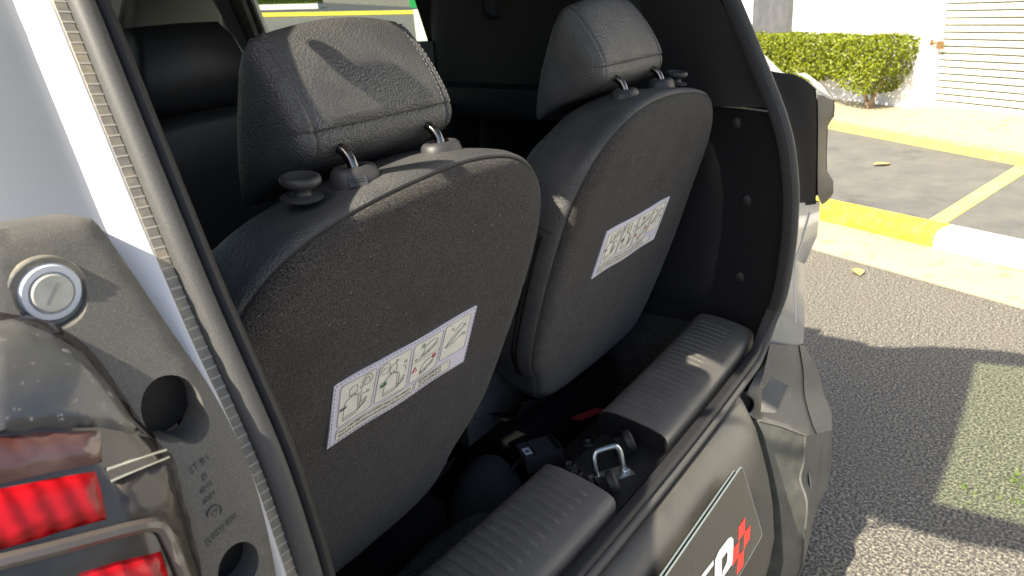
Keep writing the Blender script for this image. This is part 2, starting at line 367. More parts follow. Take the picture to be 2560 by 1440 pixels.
# weeds in the cracked asphalt, fallen leaves
GRASS = mat('weed', (.10, .14, .012), .6)
m = MB()
for (px, py, n) in ((2420, 1215, 9), (2545, 1205, 14), (2490, 1240, 4), (2555, 1250, 9)):
    c = onZ(px, py, 0)
    for k in range(n):
        q = c + Vector((random.gauss(0, .03), random.gauss(0, .02), 0)); an = random.random() * 6.28; L = random.uniform(.012, .03); dd = Vector((math.cos(an), math.sin(an), .7)) * L; s_ = Vector((-math.sin(an), math.cos(an), 0)) * .003
        m.add([q - s_, q + s_, q + dd], [(0, 1, 2)])
tag(m.obj('weeds', GRASS, None, smooth=False), 'sparse green weeds sprouting from the cracked asphalt', 'weeds', kind='stuff')
def dryleaf(px, py, z, L, lab, rot):
    c = onZ(px, py, z); u = Vector((math.cos(rot), math.sin(rot), .05)); v = Vector((-math.sin(rot), math.cos(rot), 0)); P = []
    for k in range(9):
        t = k / 8; wd = math.sin(math.pi * t) * .28; P.append((t, wd))
    V = [c + u * L * (t - .5) + v * L * s_ * wd + Vector((0, 0, .006 + abs(s_ * wd) * .02 + .01 * t * (1 - t))) for s_ in (-1, 0, 1) for t, wd in P]
    F = [(i, i + 1, 9 + i + 1, 9 + i) for i in range(8)] + [(9 + i, 9 + i + 1, 18 + i + 1, 18 + i) for i in range(8)]
    o = mk('fallen_leaf', V, F, mat('dry_leaf', (.34, .25, .10), .8), base=c); tag(o, lab, 'leaf')
dryleaf(2205, 412, .104, .15, 'curled dry leaf lying in the grey parking bay', 2.4)
dryleaf(2145, 682, .004, .10, 'small dry leaf on the coarse road asphalt', .4)
# things seen through the far side window
def onT(px, py, up=0):
    r = ray(px, py); t = 3.0
    while t < 400:
        p = CC + r * t
        if p.z <= terr(p.x, p.y) + up: return Vector((p.x, p.y, terr(p.x, p.y) + up))
        t += .05
    return p
FARR = mat('far_asphalt', (.045, .046, .048), .9)
a, b = onT(560, 34, .008), onT(1140, 24, .008); far = Vector((.35, .94, 0)) * 30
MB().grid([[a, b], [a + far + Vector((0, 0, terr(0, a.y + far.y) - terr(0, a.y))), b + far + Vector((0, 0, terr(0, b.y + far.y) - terr(0, b.y)))]]).obj('far_road', FARR)
tag(bpy.data.objects['far_road'], kind='structure')
c, d = onT(560, 44, .016), onT(1140, 33, .016); MB().grid([[a + Vector((0, 0, .01)), b + Vector((0, 0, .01))], [c, d]]).obj('far_road_line', YEL); tag(bpy.data.objects['far_road_line'], kind='structure')
a, b = onT(640, 25), onT(800, 21); q = (b - a).normalized(); M = Matrix((q, Vector((-q.y, q.x, 0)), Vector((0, 0, 1)))).transposed()
m = MB(); m.box((a + b) / 2 + Vector((0, 0, .1)), ((b - a).length, .8, .3), M); o = m.obj('planter_kerb', WHITEK, None, smooth=False, base=tuple((a + b) / 2)); tag(o, 'white kerb seen through the door window', 'kerb')
m = MB()
for k in range(700):
    t = random.random(); q2 = a.lerp(b, t) + M @ Vector((0, random.uniform(-.2, .9), .25)); an = random.random() * 6.28; m.add([q2 + Vector((-.08, 0, 0)), q2 + Vector((.08, 0, 0)), q2 + Vector((.15 * math.cos(an), .15 * math.sin(an), .35))], [(0, 1, 2)])
tag(m.obj('verge_grass', GRASS, None, smooth=False), 'green verge seen through the door window', 'grass', kind='stuff')
sg0 = CC + ray(1050, 40) * 9.0; sn = -Vector((ray(1050, 40).x, ray(1050, 40).y, 0)).normalized(); su = Vector((-sn.y, sn.x, 0)); M = Matrix((su, sn, Vector((0, 0, 1)))).transposed()
sgn = thing('street_sign', (sg0.x, sg0.y, terr(sg0.x, sg0.y)), 'small green sign with a painted strip of door window glare below it', 'sign')
m = MB(); m.box((sg0.x, sg0.y, sg0.z + .22), (.22, .03, .24), M); m.obj('green_board', mat('sign_green', (.01, .28, .07), .5), sgn, smooth=False)
m = MB(); m.box(Vector((sg0.x, sg0.y, sg0.z - .12)) + su * -.0 , (.15, .03, .40), M); m.obj('glare_strip', mat('glare_white', (.7, .8, .66), .5), sgn, smooth=False)  # pale board stands in for the glare along the window edge
zb = terr(sg0.x, sg0.y); m = MB(); m.box((sg0.x - sn.x * .03, sg0.y - sn.y * .03, (sg0.z + zb) / 2), (.05, .05, sg0.z - zb), M); m.obj('post', PILM, sgn, smooth=False)

# ================================================================== CAR
car = thing('car', (0, 0, 0), 'silver car with its tailgate open, cropped by the frame', 'car')
FT = [(.30, -.10), (.5, -.10), (.62, -.112), (.71, -.14), (.83, -.16), (.93, -.168), (1.02, -.166), (1.11, -.152), (1.17, -.132), (1.24, -.100), (1.33, -.060), (1.43, -.014), (1.52, .046), (1.60, .095), (1.70, .15)]
def f(z): return (interp(FT, z - .02) + interp(FT, z) + interp(FT, z + .02)) / 3
HW = .588
# --- seal loop path (x,z), corners rounded
ctrl = []
def arc(cx, cz, r, a0, a1, n=9): return [(cx + r * math.cos(R_(a0 + (a1 - a0) * i / n)), cz + r * math.sin(R_(a0 + (a1 - a0) * i / n))) for i in range(n + 1)]
ZS = .690
loopR = [(x, ZS) for x in (0, .1, .2, .3, .4)] + arc(HW - .10, ZS + .10, .10, -90, -4, 8) + [(HW, .9), (HW, 1.0), (HW, 1.1), (HW, 1.2), (HW - .006, 1.3), (HW - .014, 1.4), (HW - .024, 1.5)] + arc(HW - .090, 1.585, .055, 0, 90, 6) + [(.35, 1.645), (.2, 1.65), (.1, 1.65)]
loop = loopR + [(0, 1.652)] + [(-x, z) for x, z in reversed(loopR)][:-1]
loop = [tuple(p) for p in catmull([Vector((x, z)) for x, z in loop], 5)]
def bow(x): return .10 * x * x
def pathpt(x, z):
    k = max(0, min(1, (z - ZS) / .10)); y = f(z) * k + (1 - k) * (-.148 + bow(x) * .4)
    return Vector((x, y, z))
LP = [pathpt(x, z) for x, z in loop]; NL = len(LP)
def frames():
    out = []
    for i in range(NL):
        t = (LP[(i + 1) % NL] - LP[i - 1]).normalized(); x, z = loop[i]; a = Vector((loop[(i + 1) % NL][0] - loop[i - 1][0], 0, loop[(i + 1) % NL][1] - loop[i - 1][1])).normalized()
        o = Vector((a.z, 0, -a.x));                        # outward in the xz plane
        o = (o - t * o.dot(t)).normalized(); r = t.cross(o)
        if r.y > 0: r = -r
        out.append((LP[i], o, r, t))
    return out
FR = frames()
if FR[0][1].z > 0: FR = [(p, -o, r, t) for p, o, r, t in FR]
def sweep(prof, sel=None, closed=True):
    rows = [[p + o * a + r * b for a, b in prof] for i, (p, o, r, t) in enumerate(FR) if sel is None or sel(i)]
    m = MB()
    if sel is None: rows.append(rows[0])
    m.loft(rows, closed, sel is not None, sel is not None); return m
circ = lambda cx, cy, rx, ry, n=14: [(cx + rx * math.cos(2 * math.pi * k / n), cy + ry * math.sin(2 * math.pi * k / n)) for k in range(n)]
sweep([(-.014, -.012), (-.014, .000), (-.011, .0045), (-.006, .006), (-.003, .0045), (-.0015, .002), (.002, .0), (.002, -.012)]).obj('seal_lip', RUBBERC, car)
ws = sweep(circ(.0085, .003, .0088, .0095, 18)).obj('weatherstrip', RUBBER, car)
sweep([(.0165, -.012), (.0165, .001), (.018, .0028), (.0255, .0028), (.027, .001), (.027, -.012)]).obj('seal_carrier', RUBBERD, ws)
m = MB(); acc = 0; last = None
for i in range(NL):                                      # clip ribs of the carrier
    p, o, r, t = FR[i]; q, o2, r2, t2 = FR[(i + 1) % NL]; L = (q - p).length; k = 0
    while acc < L:
        s = acc / L; c = p.lerp(q, s); M = Matrix((o, r, t)).transposed(); m.box(c + o * .0215 + r * .00215, (.0080, .0016, .0012), M); acc += .0072
    acc -= L
tag(m.obj('seal_ribs', RIBM, ws, smooth=False), kind='stuff')
# --- body channel + rear quarter, both sides
LAT = [(1.2, 0), (1.3, .006), (1.4, .014), (1.5, .024), (1.6, .045), (1.66, .06)]
def side_loft(sg, prof, z0, z1, n=40):
    rows = []
    for i in range(n + 1):
        z = z0 + (z1 - z0) * i / n; rows.append([Vector((sg * (HW + a - interp(LAT, z)), f(z) - b, z)) for a, b in prof])
    m = MB(); m.grid(rows); return m
QP = [(.020, -.02), (.0255, .003), (.028, .004), (.031, .002), (.040, -.0045), (.0450, -.0075), (.0475, -.0080), (.051, -.0078), (.056, -.0070), (.065, -.0055), (.09, -.003), (.12, -.004), (.16, -.012), (.19, -.025), (.215, -.05), (.232, -.09), (.242, -.15)]
for sg in (-1, 1):
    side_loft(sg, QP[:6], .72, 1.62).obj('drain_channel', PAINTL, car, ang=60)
    if sg < 0: side_loft(sg, QP[5:], 1.272, 1.66).obj('quarter_panel', PAINT, car, ang=60)
# ---------------- left tail lamp
def gb(x, z):
    a = abs(x); return f(z) - .016 - .10 * (a - .63) + max(0, a - .74) ** 2 * 3
def XZ(px, py, fn=gb):
    p = onF(px, py, fn); return (p.x, p.z)
def circle_px(cx, cy, r, n=28, fn=gb):
    c = onF(cx, cy, fn); return [(c.x + r * math.cos(2 * math.pi * k / n), c.z + r * math.sin(2 * math.pi * k / n)) for k in range(n)], c
edge = [(-60, 588), (0, 573), (100, 556), (180, 545), (215, 546), (245, 562), (330, 680), (430, 830), (520, 960), (580, 1070), (622, 1165), (660, 1290), (690, 1440), (697, 1560)]
lam_edge = [(a_ - 10, b_) for a_, b_ in [(-60, 770), (30, 776), (120, 800), (200, 840), (262, 905), (318, 985), (362, 1050), (415, 1112), (442, 1140), (462, 1230), (490, 1340), (512, 1440), (520, 1560)]]
brk = [XZ(*p) for p in edge] + [XZ(560, 1600), XZ(300, 1640), XZ(0, 1640), XZ(-120, 1500)]
brk = [tuple(p) for p in catmull([Vector(p) for p in brk[:len(edge)]], 3, False)] + brk[len(edge):]
h1a, c1 = circle_px(424, 1018, .0195); h1b = circle_px(470, 1055, .0120)[0]
h1 = [p for p in h1a if math.hypot(p[0] - sum(q[0] for q in h1b) / 28, p[1] - sum(q[1] for q in h1b) / 28) > .0120] + [p for p in h1b if math.hypot(p[0] - c1.x, p[1] - c1.z) > .0195]
hc = Vector((sum(p[0] for p in h1) / len(h1), sum(p[1] for p in h1) / len(h1))); h1.sort(key=lambda p: math.atan2(p[1] - hc.y, p[0] - hc.x))
h2, c2 = circle_px(588, 1412, .0155); h3, c3 = circle_px(120, 732, .0195)
lampL = thing  # placeholder name reuse guard
bkt = sheet(brk, lambda x, z: Vector((x, gb(x, z) - .004 * min(1, dpoly((x, z), brk) / .004), z)), (0, .030, 0), .008, [h1, h2, h3]).obj('tail_lamp', DUSTY, car, ang=50, label='dusty black left tail lamp with red lenses')
for c, r in ((c1, .0215), (c2, .0165)):                    # dark pockets behind the openings
    m = MB(); m.lathe((c.x, gb(c.x, c.z) + .014, c.z), [(r, 0), (r * .95, .03), (r * .8, .05), (0, .05)], (0, 1, 0), 24); m.obj('pocket', BLACKP, bkt)
    m = MB(); m.lathe((c.x - .006, gb(c.x, c.z) + .05, c.z + .006), [(.009, 0), (.009, -.012), (.006, -.016), (.0, -.016)], (0, 1, 0), 16); m.tube([(c.x - .01, gb(c.x, c.z) + .03, c.z), (c.x + .002, gb(c.x, c.z) + .034, c.z - .008), (c.x + .012, gb(c.x, c.z) + .04, c.z - .002)], .003, 8)
    m.obj('wiring', mat('dusty_wire', (.10, .07, .05), .7), bkt)
y3 = gb(c3.x, c3.z)
m = MB(); m.lathe((c3.x, y3, c3.z), [(.0195, -.001), (.0208, -.0016), (.0216, -.001), (.0216, .004), (.0190, .006), (.0185, .0)], (0, 1, 0), 40); m.obj('plug_seat', mat('plug_seat', (.11, .11, .105), .35, col2=(.24, .22, .17), nscale=60), bkt)
m = MB(); m.lathe((c3.x + .001, y3 + .003, c3.z), [(.0172, .01), (.0172, -.004), (.0158, -.0062), (.0126, -.0062), (.0118, -.0045), (0, -.0045)], (0, 1, 0), 40); pl = m.obj('plug', WHITEP, bkt)
m = MB(); m.lathe((c3.x + .001, y3 - .0005, c3.z), [(.0112, .001), (.0112, -.0035), (.0104, -.0042), (0, -.0042)], (0, 1, 0), 32); m.obj('plug_centre', PLUGC, pl)
m = MB(); m.box((c3.x + .001, y3 - .0048, c3.z), (.014, .0012, .0012), Matrix.Rotation(R_(-50), 3, 'Y')); m.obj('plug_slot', mat('slot', (.3, .3, .27), .5), pl, smooth=False)
# lamp body
LO = [XZ(*p) for p in lam_edge]; LO = [tuple(p) for p in catmull([Vector(p) for p in LO], 3, False)] + [(LO[-1][0] - .12, LO[-1][1] - .06), (-.86, .96), (-.86, 1.27)]
def lb(x, z):
    d = dpoly((x, z), LO) if inpoly((x, z), LO) else 0
    return gb(x, z) - .024 * math.sqrt(max(0, 1 - (1 - min(1, d / .045)) ** 2)) - .002
body = sheet(LO, lambda x, z: Vector((x, lb(x, z), z)), (0, .03, 0), .008).obj('lens_body', SMOKE, bkt, ang=60)
def lpatch(name, pxs, mt, off=.0025, smooth_n=0, th=.006, parent=bkt, step=.005):
    P = [XZ(px, py, lb) for px, py in pxs]
    if smooth_n: P = [tuple(p) for p in catmull([Vector(p) for p in P], smooth_n)]
    return sheet(P, lambda x, z: Vector((x, lb(x, z) - off * min(1, dpoly((x, z), P) / .003), z)), (0, th, 0), step).obj(name, mt, parent, ang=55)
lpatch('dust_cap', [(-50, 805), (40, 800), (130, 835), (205, 880), (275, 965), (330, 1045), (380, 1095), (330, 1083), (250, 1068), (120, 1070), (0, 1085), (-50, 1092)], DUSTCAP, .004)
lpatch('upper_lens', [(-50, 1100), (0, 1092), (120, 1078), (250, 1076), (256, 1155), (130, 1180), (0, 1210), (-50, 1222)], BROWNL, .003)
rl = lpatch('red_lens', [(-50, 1232), (0, 1222), (120, 1198), (238, 1178), (250, 1215), (268, 1298), (150, 1330), (0, 1375), (-50, 1390)], REDL, .004)
m = MB()
for k in range(0):
    xx = -40 + k * 42; a = onF(xx, 1220 - xx * .17, lb); b = onF(xx + 22, 1365 - xx * .28, lb); m.tube([Vector((q.x, lb(q.x, q.z) - .0038, q.z)) for q in (a, a.lerp(b, .5), b)], .0005, 6)
lpatch('red_lens', [(170, 1470), (200, 1432), (300, 1402), (402, 1378), (425, 1450), (430, 1500)], REDL, .004)
m = MB()
for pts, rr_ in (([(266, 1172), (330, 1150), (412, 1124)], .0011), ([(276, 1202), (345, 1172), (420, 1142)], .0008)):
    P = [onF(px, py, lb) for px, py in pts]; m.tube(catmull([Vector((p.x, lb(p.x, p.z) - .0008, p.z)) for p in P], 5, False), rr_, 8)
m.obj('chrome_highlight', mat('lamp_chrome', (.45, .45, .40), .3, .6), bkt)  # pale tubes draw the highlight lines on the chrome corner
m = MB(); P = [onF(px, py, lb) for px, py in [(-60, 1420), (0, 1402), (120, 1372), (250, 1338), (330, 1318), (380, 1310), (405, 1322), (425, 1360), (445, 1410), (462, 1460), (470, 1520)]]
m.tube(catmull([Vector((p.x, lb(p.x, p.z) - .001, p.z)) for p in P], 4, False), .0042, 8); m.obj('lens_rim', mat('lens_rim', (.09, .075, .065), .25, coat=.5), bkt)
lpatch('clear_window', [(285, 1205), (345, 1172), (418, 1146), (432, 1200), (450, 1270), (470, 1360), (448, 1345), (425, 1320), (395, 1300), (320, 1308)], mat('dirty_clear', (.10, .09, .075), .2, spec=.3, coat=.1, col2=(.04, .033, .03), nscale=20, nlo=.44, nhi=.56), .002)
# moulded marks
EMB = mat('moulded_mark', (.018, .017, .016), .6)
m = MB()
for s, px, py, sz in (('ST R1', 492, 1162, .0062), ('2S', 502, 1192, .0050), ('4010', 507, 1219, .0050), ('4009', 515, 1244, .0050), ('[LGD] R00', 545, 1322, .0056)):
    V, F = textmesh(s, sz, 'CENTER'); c = onF(px, py, gb); th = R_(9); m.add([Vector((c.x + x * math.cos(th), gb(c.x + x, c.z + y) - .0046, c.z + x * math.sin(th) + y)) for x, y, _ in V], F)
V, F = textmesh('E9', .0050, 'CENTER'); c = onF(526, 1275, gb); m.add([Vector((c.x + x, gb(c.x + x, c.z + y) - .0046, c.z - .002 + y)) for x, y, _ in V], F)
m.tube([Vector((c.x + .0048 * math.cos(k * .2618), gb(c.x, c.z) - .0044, c.z + .0048 * math.sin(k * .2618))) for k in range(24)], .0004, 6, True)
m.obj('moulded_lettering', EMB, bkt, smooth=False)

# ---------------- right rear corner: quarter panel, lamp, rows of surveyed points (px, py, x)
def rows_px(rows): return [[onX(*q) for q in r] for r in rows]
def tail(rows, ext):                    # wrap round the car's side
    out = []
    for r in rows: p = r[-1]; out.append(r + [p + Vector((dx, dy, 0)) for dx, dy in ext])
    return out
EXT = [(.018, .03), (.026, .09), (.03, .25)]
qr = rows_px([[(1978, 508, .612), (2025, 506, .74), (2050, 503, .815)], [(1978, 530, .612), (2024, 530, .74), (2050, 525, .82)], [(1976, 600, .612), (2005, 600, .74), (2043, 590, .82)], [(1972, 650, .612), (1986, 650, .74), (2012, 660, .82)], [(1962, 720, .612), (1984, 720, .74), (2009, 720, .82)], [(1942, 795, .612), (1989, 806, .74), (2012, 790, .82)], [(1915, 870, .612), (1990, 868, .745), (2008, 868, .815)]])
m = MB(); m.grid(tail(qr, EXT)); m.obj('quarter_panel', PAINT, car, ang=18)
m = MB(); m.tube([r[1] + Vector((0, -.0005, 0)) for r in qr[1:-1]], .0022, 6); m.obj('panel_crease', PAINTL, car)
# upper pillar skin and shoulder
up = rows_px([[(1655, -190, .60), (1690, -190, .66), (1720, -180, .70)], [(1812, 0, .60), (1840, 0, .66), (1850, 30, .70)], [(1862, 95, .61), (1885, 112, .68), (1905, 130, .74)], [(1885, 165, .615), (1930, 172, .70), (1960, 185, .79)], [(1905, 186, .615), (1960, 190, .71), (2002, 196, .80)]])
m = MB(); m.grid(tail(up, EXT)); m.obj('shoulder_panel', PAINT, car, ang=35)
hs_ = rows_px([[(1893, 172, .614), (1940, 180, .66), (1985, 186, .70), (2012, 198, .73), (2040, 222, .76)], [(1908, 200, .614), (1955, 208, .66), (2000, 216, .70), (2026, 232, .73), (2042, 250, .76)], [(1940, 275, .614), (1975, 280, .66), (2005, 290, .70), (2030, 300, .73), (2043, 310, .76)], [(1968, 370, .614), (1990, 370, .66), (2010, 375, .70), (2030, 380, .73), (2042, 385, .76)], [(1978, 460, .614), (1995, 460, .66), (2010, 460, .70), (2028, 460, .73), (2041, 460, .76)], [(1979, 512, .614), (1995, 513, .66), (2010, 513, .70), (2026, 512, .73), (2040, 510, .76)]])
lr = MB().grid(hs_ + [[p + Vector((0, .05, -.01)) for p in hs_[-1]]]).obj('tail_lamp', mat('lamp_housing', (.012, .012, .013), .8, spec=.12, bump=[('n', 500, .2, .0005)]), car, ang=30, label='right tail lamp seen edge on')
lz = rows_px([[(2041, 236, .76), (2060, 240, .80), (2081, 252, .85)], [(2042, 262, .76), (2062, 262, .80), (2083, 268, .85)], [(2043, 300, .76), (2062, 298, .80), (2081, 293, .85)], [(2043, 330, .76), (2055, 325, .80), (2066, 318, .85)], [(2042, 400, .76), (2053, 395, .80), (2063, 390, .85)], [(2042, 440, .76), (2054, 432, .80), (2064, 425, .85)], [(2042, 470, .76), (2060, 460, .80), (2081, 452, .85)], [(2043, 495, .76), (2062, 490, .80), (2081, 482, .85)], [(2052, 512, .77), (2064, 505, .81), (2074, 494, .85)]])
m = MB(); m.grid(tail([[p + Vector((0, -.002, 0)) for p in r] for r in lz], [(.01, .02), (.014, .06), (.016, .2)])); m.obj('lens', mat('smoked_side', (.016, .015, .015), .45, spec=.2), lr, ang=25)
m = MB(); m.grid([[r[-1] + Vector((.0005, -.003, 0)), r[-1] + Vector((.006, .002, 0)), r[-1] + Vector((.014, .02, 0))] for r in lz[:3]]); m.grid([[r[-1] + Vector((.0005, -.003, 0)), r[-1] + Vector((.006, .002, 0)), r[-1] + Vector((.014, .02, 0))] for r in lz[3:6]]); m.obj('red_edge', REDL, lr)
tp = rows_px([[(1990, 184, .71), (2020, 198, .75), (2042, 222, .77)], [(2010, 182, .77), (2045, 205, .81), (2080, 244, .845)], [(2020, 186, .84), (2055, 212, .86), (2080, 244, .862)]])
m = MB(); m.grid(tp); m.obj('lens_cap', mat('clear_cap', (.22, .24, .24), .2, coat=.6), lr)
# ---------------- rear bumper
BP = [(-.128, .672), (-.140, .668), (-.160, .672), (-.172, .668), (-.192, .652), (-.212, .615), (-.226, .570), (-.240, .52), (-.252, .46), (-.258, .40), (-.252, .33), (-.22, .27)]
def bpy_(x): return .16 * max(0, abs(x) - .05) ** 2 + 5.0 * max(0, abs(x) - .335) ** 2
rows = []
for i in range(41):
    x = -.50 + 1.0 * i / 40; rows.append([Vector((x, y + bpy_(x), z)) for y, z in BP])
bum = MB().grid(rows).obj('rear_bumper', BUMPC, car, ang=35)
corner = [[(1905, 905, .600), (1925, 860, .605), (1960, 862, .66), (1990, 866, .73), (2010, 862, .80)], [(1885, 945, .55), (1910, 930, .57), (1965, 930, .66), (1992, 930, .73), (2044, 925, .84)], [(1868, 985, .49), (1895, 985, .52), (1955, 985, .62), (1990, 990, .70), (2060, 985, .85)], [(1868, 1030, .45), (1900, 1046, .47), (1965, 1060, .54), (2008, 1068, .64), (2078, 1030, .86)], [(1896, 1052, .43), (1950, 1066, .47), (2012, 1089, .52), (2022, 1088, .58), (2080, 1075, .86)], [(1915, 1110, .425), (1960, 1130, .47), (2008, 1155, .52), (2018, 1155, .58), (2079, 1140, .86)], [(1930, 1170, .425), (1968, 1185, .47), (1999, 1200, .51), (2012, 1205, .58), (2074, 1190, .86)], [(1945, 1240, .425), (1980, 1245, .47), (2016, 1255, .50), (2026, 1255, .57), (2060, 1250, .86)], [(1953, 1310, .43), (1985, 1322, .47), (2010, 1335, .50), (2020, 1335, .57), (2045, 1320, .86)], [(1952, 1440, .435), (1972, 1440, .47), (1995, 1440, .50), (2003, 1440, .57), (2014, 1440, .86)]]
cr = rows_px(corner)
for r in cr:                                             # keep silhouettes above the ground
    for p in r: p.z = max(p.z, .16)
last = [p + Vector((0, .06, -.05)) for p in cr[-1]]
def dense(rows, n=4):
    cols = [catmull([r[k] for r in rows], n, False) for k in range(len(rows[0]))]; return [[c_[i] for c_ in cols] for i in range(len(cols[0]))]
top_r = dense(cr[:5], 4); low_r = dense(cr[4:] + [last], 3)
ET = [(.015, .03), (.02, .1), (.02, .3)]
for sg in (1, -1):
    fl_ = lambda rows: [[Vector((sg * p.x, p.y, p.z)) for p in r] for r in rows]
    MB().grid(fl_(tail(top_r, ET))).obj('bumper_shoulder', BUMP, bum, ang=26)
    MB().grid(fl_([[r[0] + Vector((.012, .16, 0)), r[0] + Vector((.0, .03, 0))] + r[:3] for r in low_r])).obj('bumper_inner_wall', BUMPW, bum, ang=26)
    MB().grid(fl_(tail([r[2:] for r in low_r], ET))).obj('bumper_corner', BUMP, bum, ang=26)
    e1 = [Vector((sg * p.x, p.y - .001, p.z + .001)) for p in cr[4][:3]]; e2 = [Vector((sg * r[2].x, r[2].y - .001, r[2].z)) for r in low_r]
    m = MB(); m.tube(e1, .0022, 8); m.obj('edge_highlight', BUMP, bum); m = MB(); m.tube(e2, .0026, 8); m.obj('edge_highlight', BUMP, bum)  # added tubes that draw the bright highlights along the bumper edges
    g1 = [Vector((sg * (r[4].x * .25 + r[3].x * .75), r[4].y * .25 + r[3].y * .75 - .002, r[4].z * .25 + r[3].z * .75 + .001)) for r in top_r]; m = MB(); m.tube(g1, .0014, 6); m.obj('shut_line', BLACKP, bum)
# bracket bolt hole, step block and reflector
c = onX(1860, 1012, .455); ra = -ray(1860, 1012).normalized(); m = MB(); m.lathe(c + ra * .012, [(.021, -.02), (.021, .0), (.0185, .0005), (.0165, -.006), (.014, -.012), (0, -.012)], Vector((-.85, -.5, .15)), 24); m.obj('mount_hole', BLACKP, bum)
m = MB(); P = rows_px([[(1900, 975, .50), (1925, 945, .54), (1966, 965, .55), (1948, 990, .52)], [(1902, 1030, .47), (1930, 1005, .50), (1952, 1010, .53), (1940, 1032, .49)]])
m.loft([[p + Vector((0, -.004, .002)) for p in P[0]], P[1]]); m.obj('step_block', BUMP, bum, ang=25)
rf = rows_px([[(2013, 1160, .60), (2026, 1215, .72)], [(2020, 1215, .62), (2040, 1290, .76)]])
m = MB(); m.grid([[p + Vector((-.003, -.006, 0)) for p in r] for r in rf]); m.obj('reflector', mat('reflector', (.6, .6, .58), .2, coat=.5), bum)
# licence plate
p1 = Vector((.195, -.222, .652)); dv = Vector((0, -.047, -.146)).normalized(); nv_ = Vector((1, 0, 0)).cross(dv).normalized()
if nv_.y > 0: nv_ = -nv_
def rrect(cx, cy, w_, h_, r, n=5):
    P = []
    for sx, sy, a in ((1, 1, 0), (-1, 1, 90), (-1, -1, 180), (1, -1, 270)):
        P += [(cx + sx * (w_ / 2 - r) + r * math.cos(R_(a + 90 * k / n)), cy + sy * (h_ / 2 - r) + r * math.sin(R_(a + 90 * k / n))) for k in range(n + 1)]
    return P
def pp(u, v, n_=0): return p1 + Vector((u, 0, 0)) + dv * v + nv_ * n_
plo = rrect(-.20, .066, .40, .132, .008)
m = MB(); m.loft([[pp(u, v, 0) for u, v in plo], [pp(u, v, .0025) for u, v in plo]]); plate = m.obj('licence_plate', PLATE, car, ang=30, label='black dealer plate with white and red lettering')
m = MB(); m.tube([pp(u, v, .0012) for u, v in plo], .0016, 6, True); m.obj('plate_edge', PLEDGE, plate)
m = MB(); m.loft([[pp(u * 1.0 - .012, v * .9, -.010) for u, v in plo], [pp(u - .012, v * .9, -.006) for u, v in plo]]); bkp = m.obj('plate_backing', BLACKP, plate, ang=30)
m = MB(); m.tube([pp(u - .012, v * .9, -.006) for u, v in plo], .0016, 6, True); m.obj('backing_edge', PLEDGE, plate)
def onplate(px, py): return onpl(px, py, nv_, nv_.dot(pp(0, 0, .0032)))
for pts in ([(1848, 1317), (1863, 1294), (1862, 1330), (1847, 1352)], [(1862, 1330), (1876, 1314), (1874, 1347), (1860, 1372)], [(1832, 1374), (1848, 1354), (1846, 1391), (1831, 1415)], [(1846, 1391), (1860, 1373), (1858, 1414), (1843, 1436)]):
    mk('red_square', [onplate(*q) for q in pts] + [onplate(*q) + nv_ * .0004 for q in pts], [(4, 5, 6, 7), (0, 1, 5, 4), (1, 2, 6, 5), (2, 3, 7, 6), (3, 0, 4, 7)], REDT, plate, smooth=False)
# O as a ring on the plate, T beside it
O1 = [(1786, 1440), (1787, 1400), (1796, 1378), (1820, 1346), (1828, 1342), (1833, 1348), (1833, 1380), (1830, 1410), (1815, 1432), (1795, 1462), (1787, 1466)]
O2 = [(1804, 1440), (1804, 1398), (1812, 1386), (1817, 1380), (1818, 1384), (1817, 1402), (1815, 1408), (1806, 1428), (1805, 1438), (1804, 1440), (1804, 1440)]
V = [onplate(*q) for q in O1] + [onplate(*q) for q in O2]; n = len(O1); F = [(i, (i + 1) % n, n + (i + 1) % n, n + i) for i in range(n)]
mk('letter', [v + nv_ * .0004 for v in V], F, WHITET, plate, smooth=False)
T1 = [(1783, 1400), (1784, 1412), (1752, 1455), (1740, 1470), (1738, 1460), (1758, 1432)]
mk('letter', [onplate(*q) + nv_ * .0004 for q in T1], [tuple(range(6))], WHITET, plate, smooth=False)

# ---------------- load sill: body beam, two ribbed trims, striker, bump stops
SP = [(-.126, .66), (-.126, .710), (-.123, .717), (-.114, .723), (-.090, .730), (-.060, .7355), (-.030, .7385), (-.012, .738), (-.003, .734), (.003, .725), (.006, .705), (.007, .62)]
def sill(x0, x1, name, n=40, th=None):
    rows = []
    for i in range(n + 1):
        x = x0 + (x1 - x0) * i / n; rows.append([Vector((x, y + bow(x) * .5, z)) for y, z in SP])
    m = MB(); m.loft(rows); return m.obj(name, SILL, car, ang=50)
slb = MB().grid([[Vector((x, -.128 + bow(x) * .5, .66)), Vector((x, -.128 + bow(x) * .5, .684)), Vector((x, -.06, .684)), Vector((x, .0, .66)), Vector((x, .006, .50))] for x in [-.58 + .058 * i for i in range(21)]]).obj('sill_beam', TRIM, car)
TL = sill(-.575, -.062, 'sill_trim'); TR = sill(.118, .575, 'sill_trim')
for xe in (.1165, -.0605):  # dark plates stand in for the shade inside the open trim ends
    m = MB(); m.add([Vector((xe, y + bow(xe) * .5, z - .0015)) for y, z in SP] , [tuple(range(len(SP)))]); m.add([Vector((xe + (.004 if xe > 0 else -.004), y + bow(xe) * .5, z - .0015)) for y, z in SP], [tuple(range(len(SP)))]); m.obj('end_shade', BLACKP, TR if xe > 0 else TL, smooth=False)
def ribs(par, x0, x1, pitch, mt, hgt, skew, rad):
    m0 = None; x = x0
    while x < x1:
        P = []
        for k in range(13):
            y = -.098 + .094 * k / 12; zz = interp([(a, b) for a, b in SP[2:10]], y); P.append(Vector((x + skew * (k / 12 - .5), y + bow(x) * .5, zz + hgt)))
        m = MB(); m.tube(P, [.0008 + rad * min(1, min(k, 12 - k) / 1.2) for k in range(13)], 10); m.obj('rib', mt, par, ang=60); x += pitch
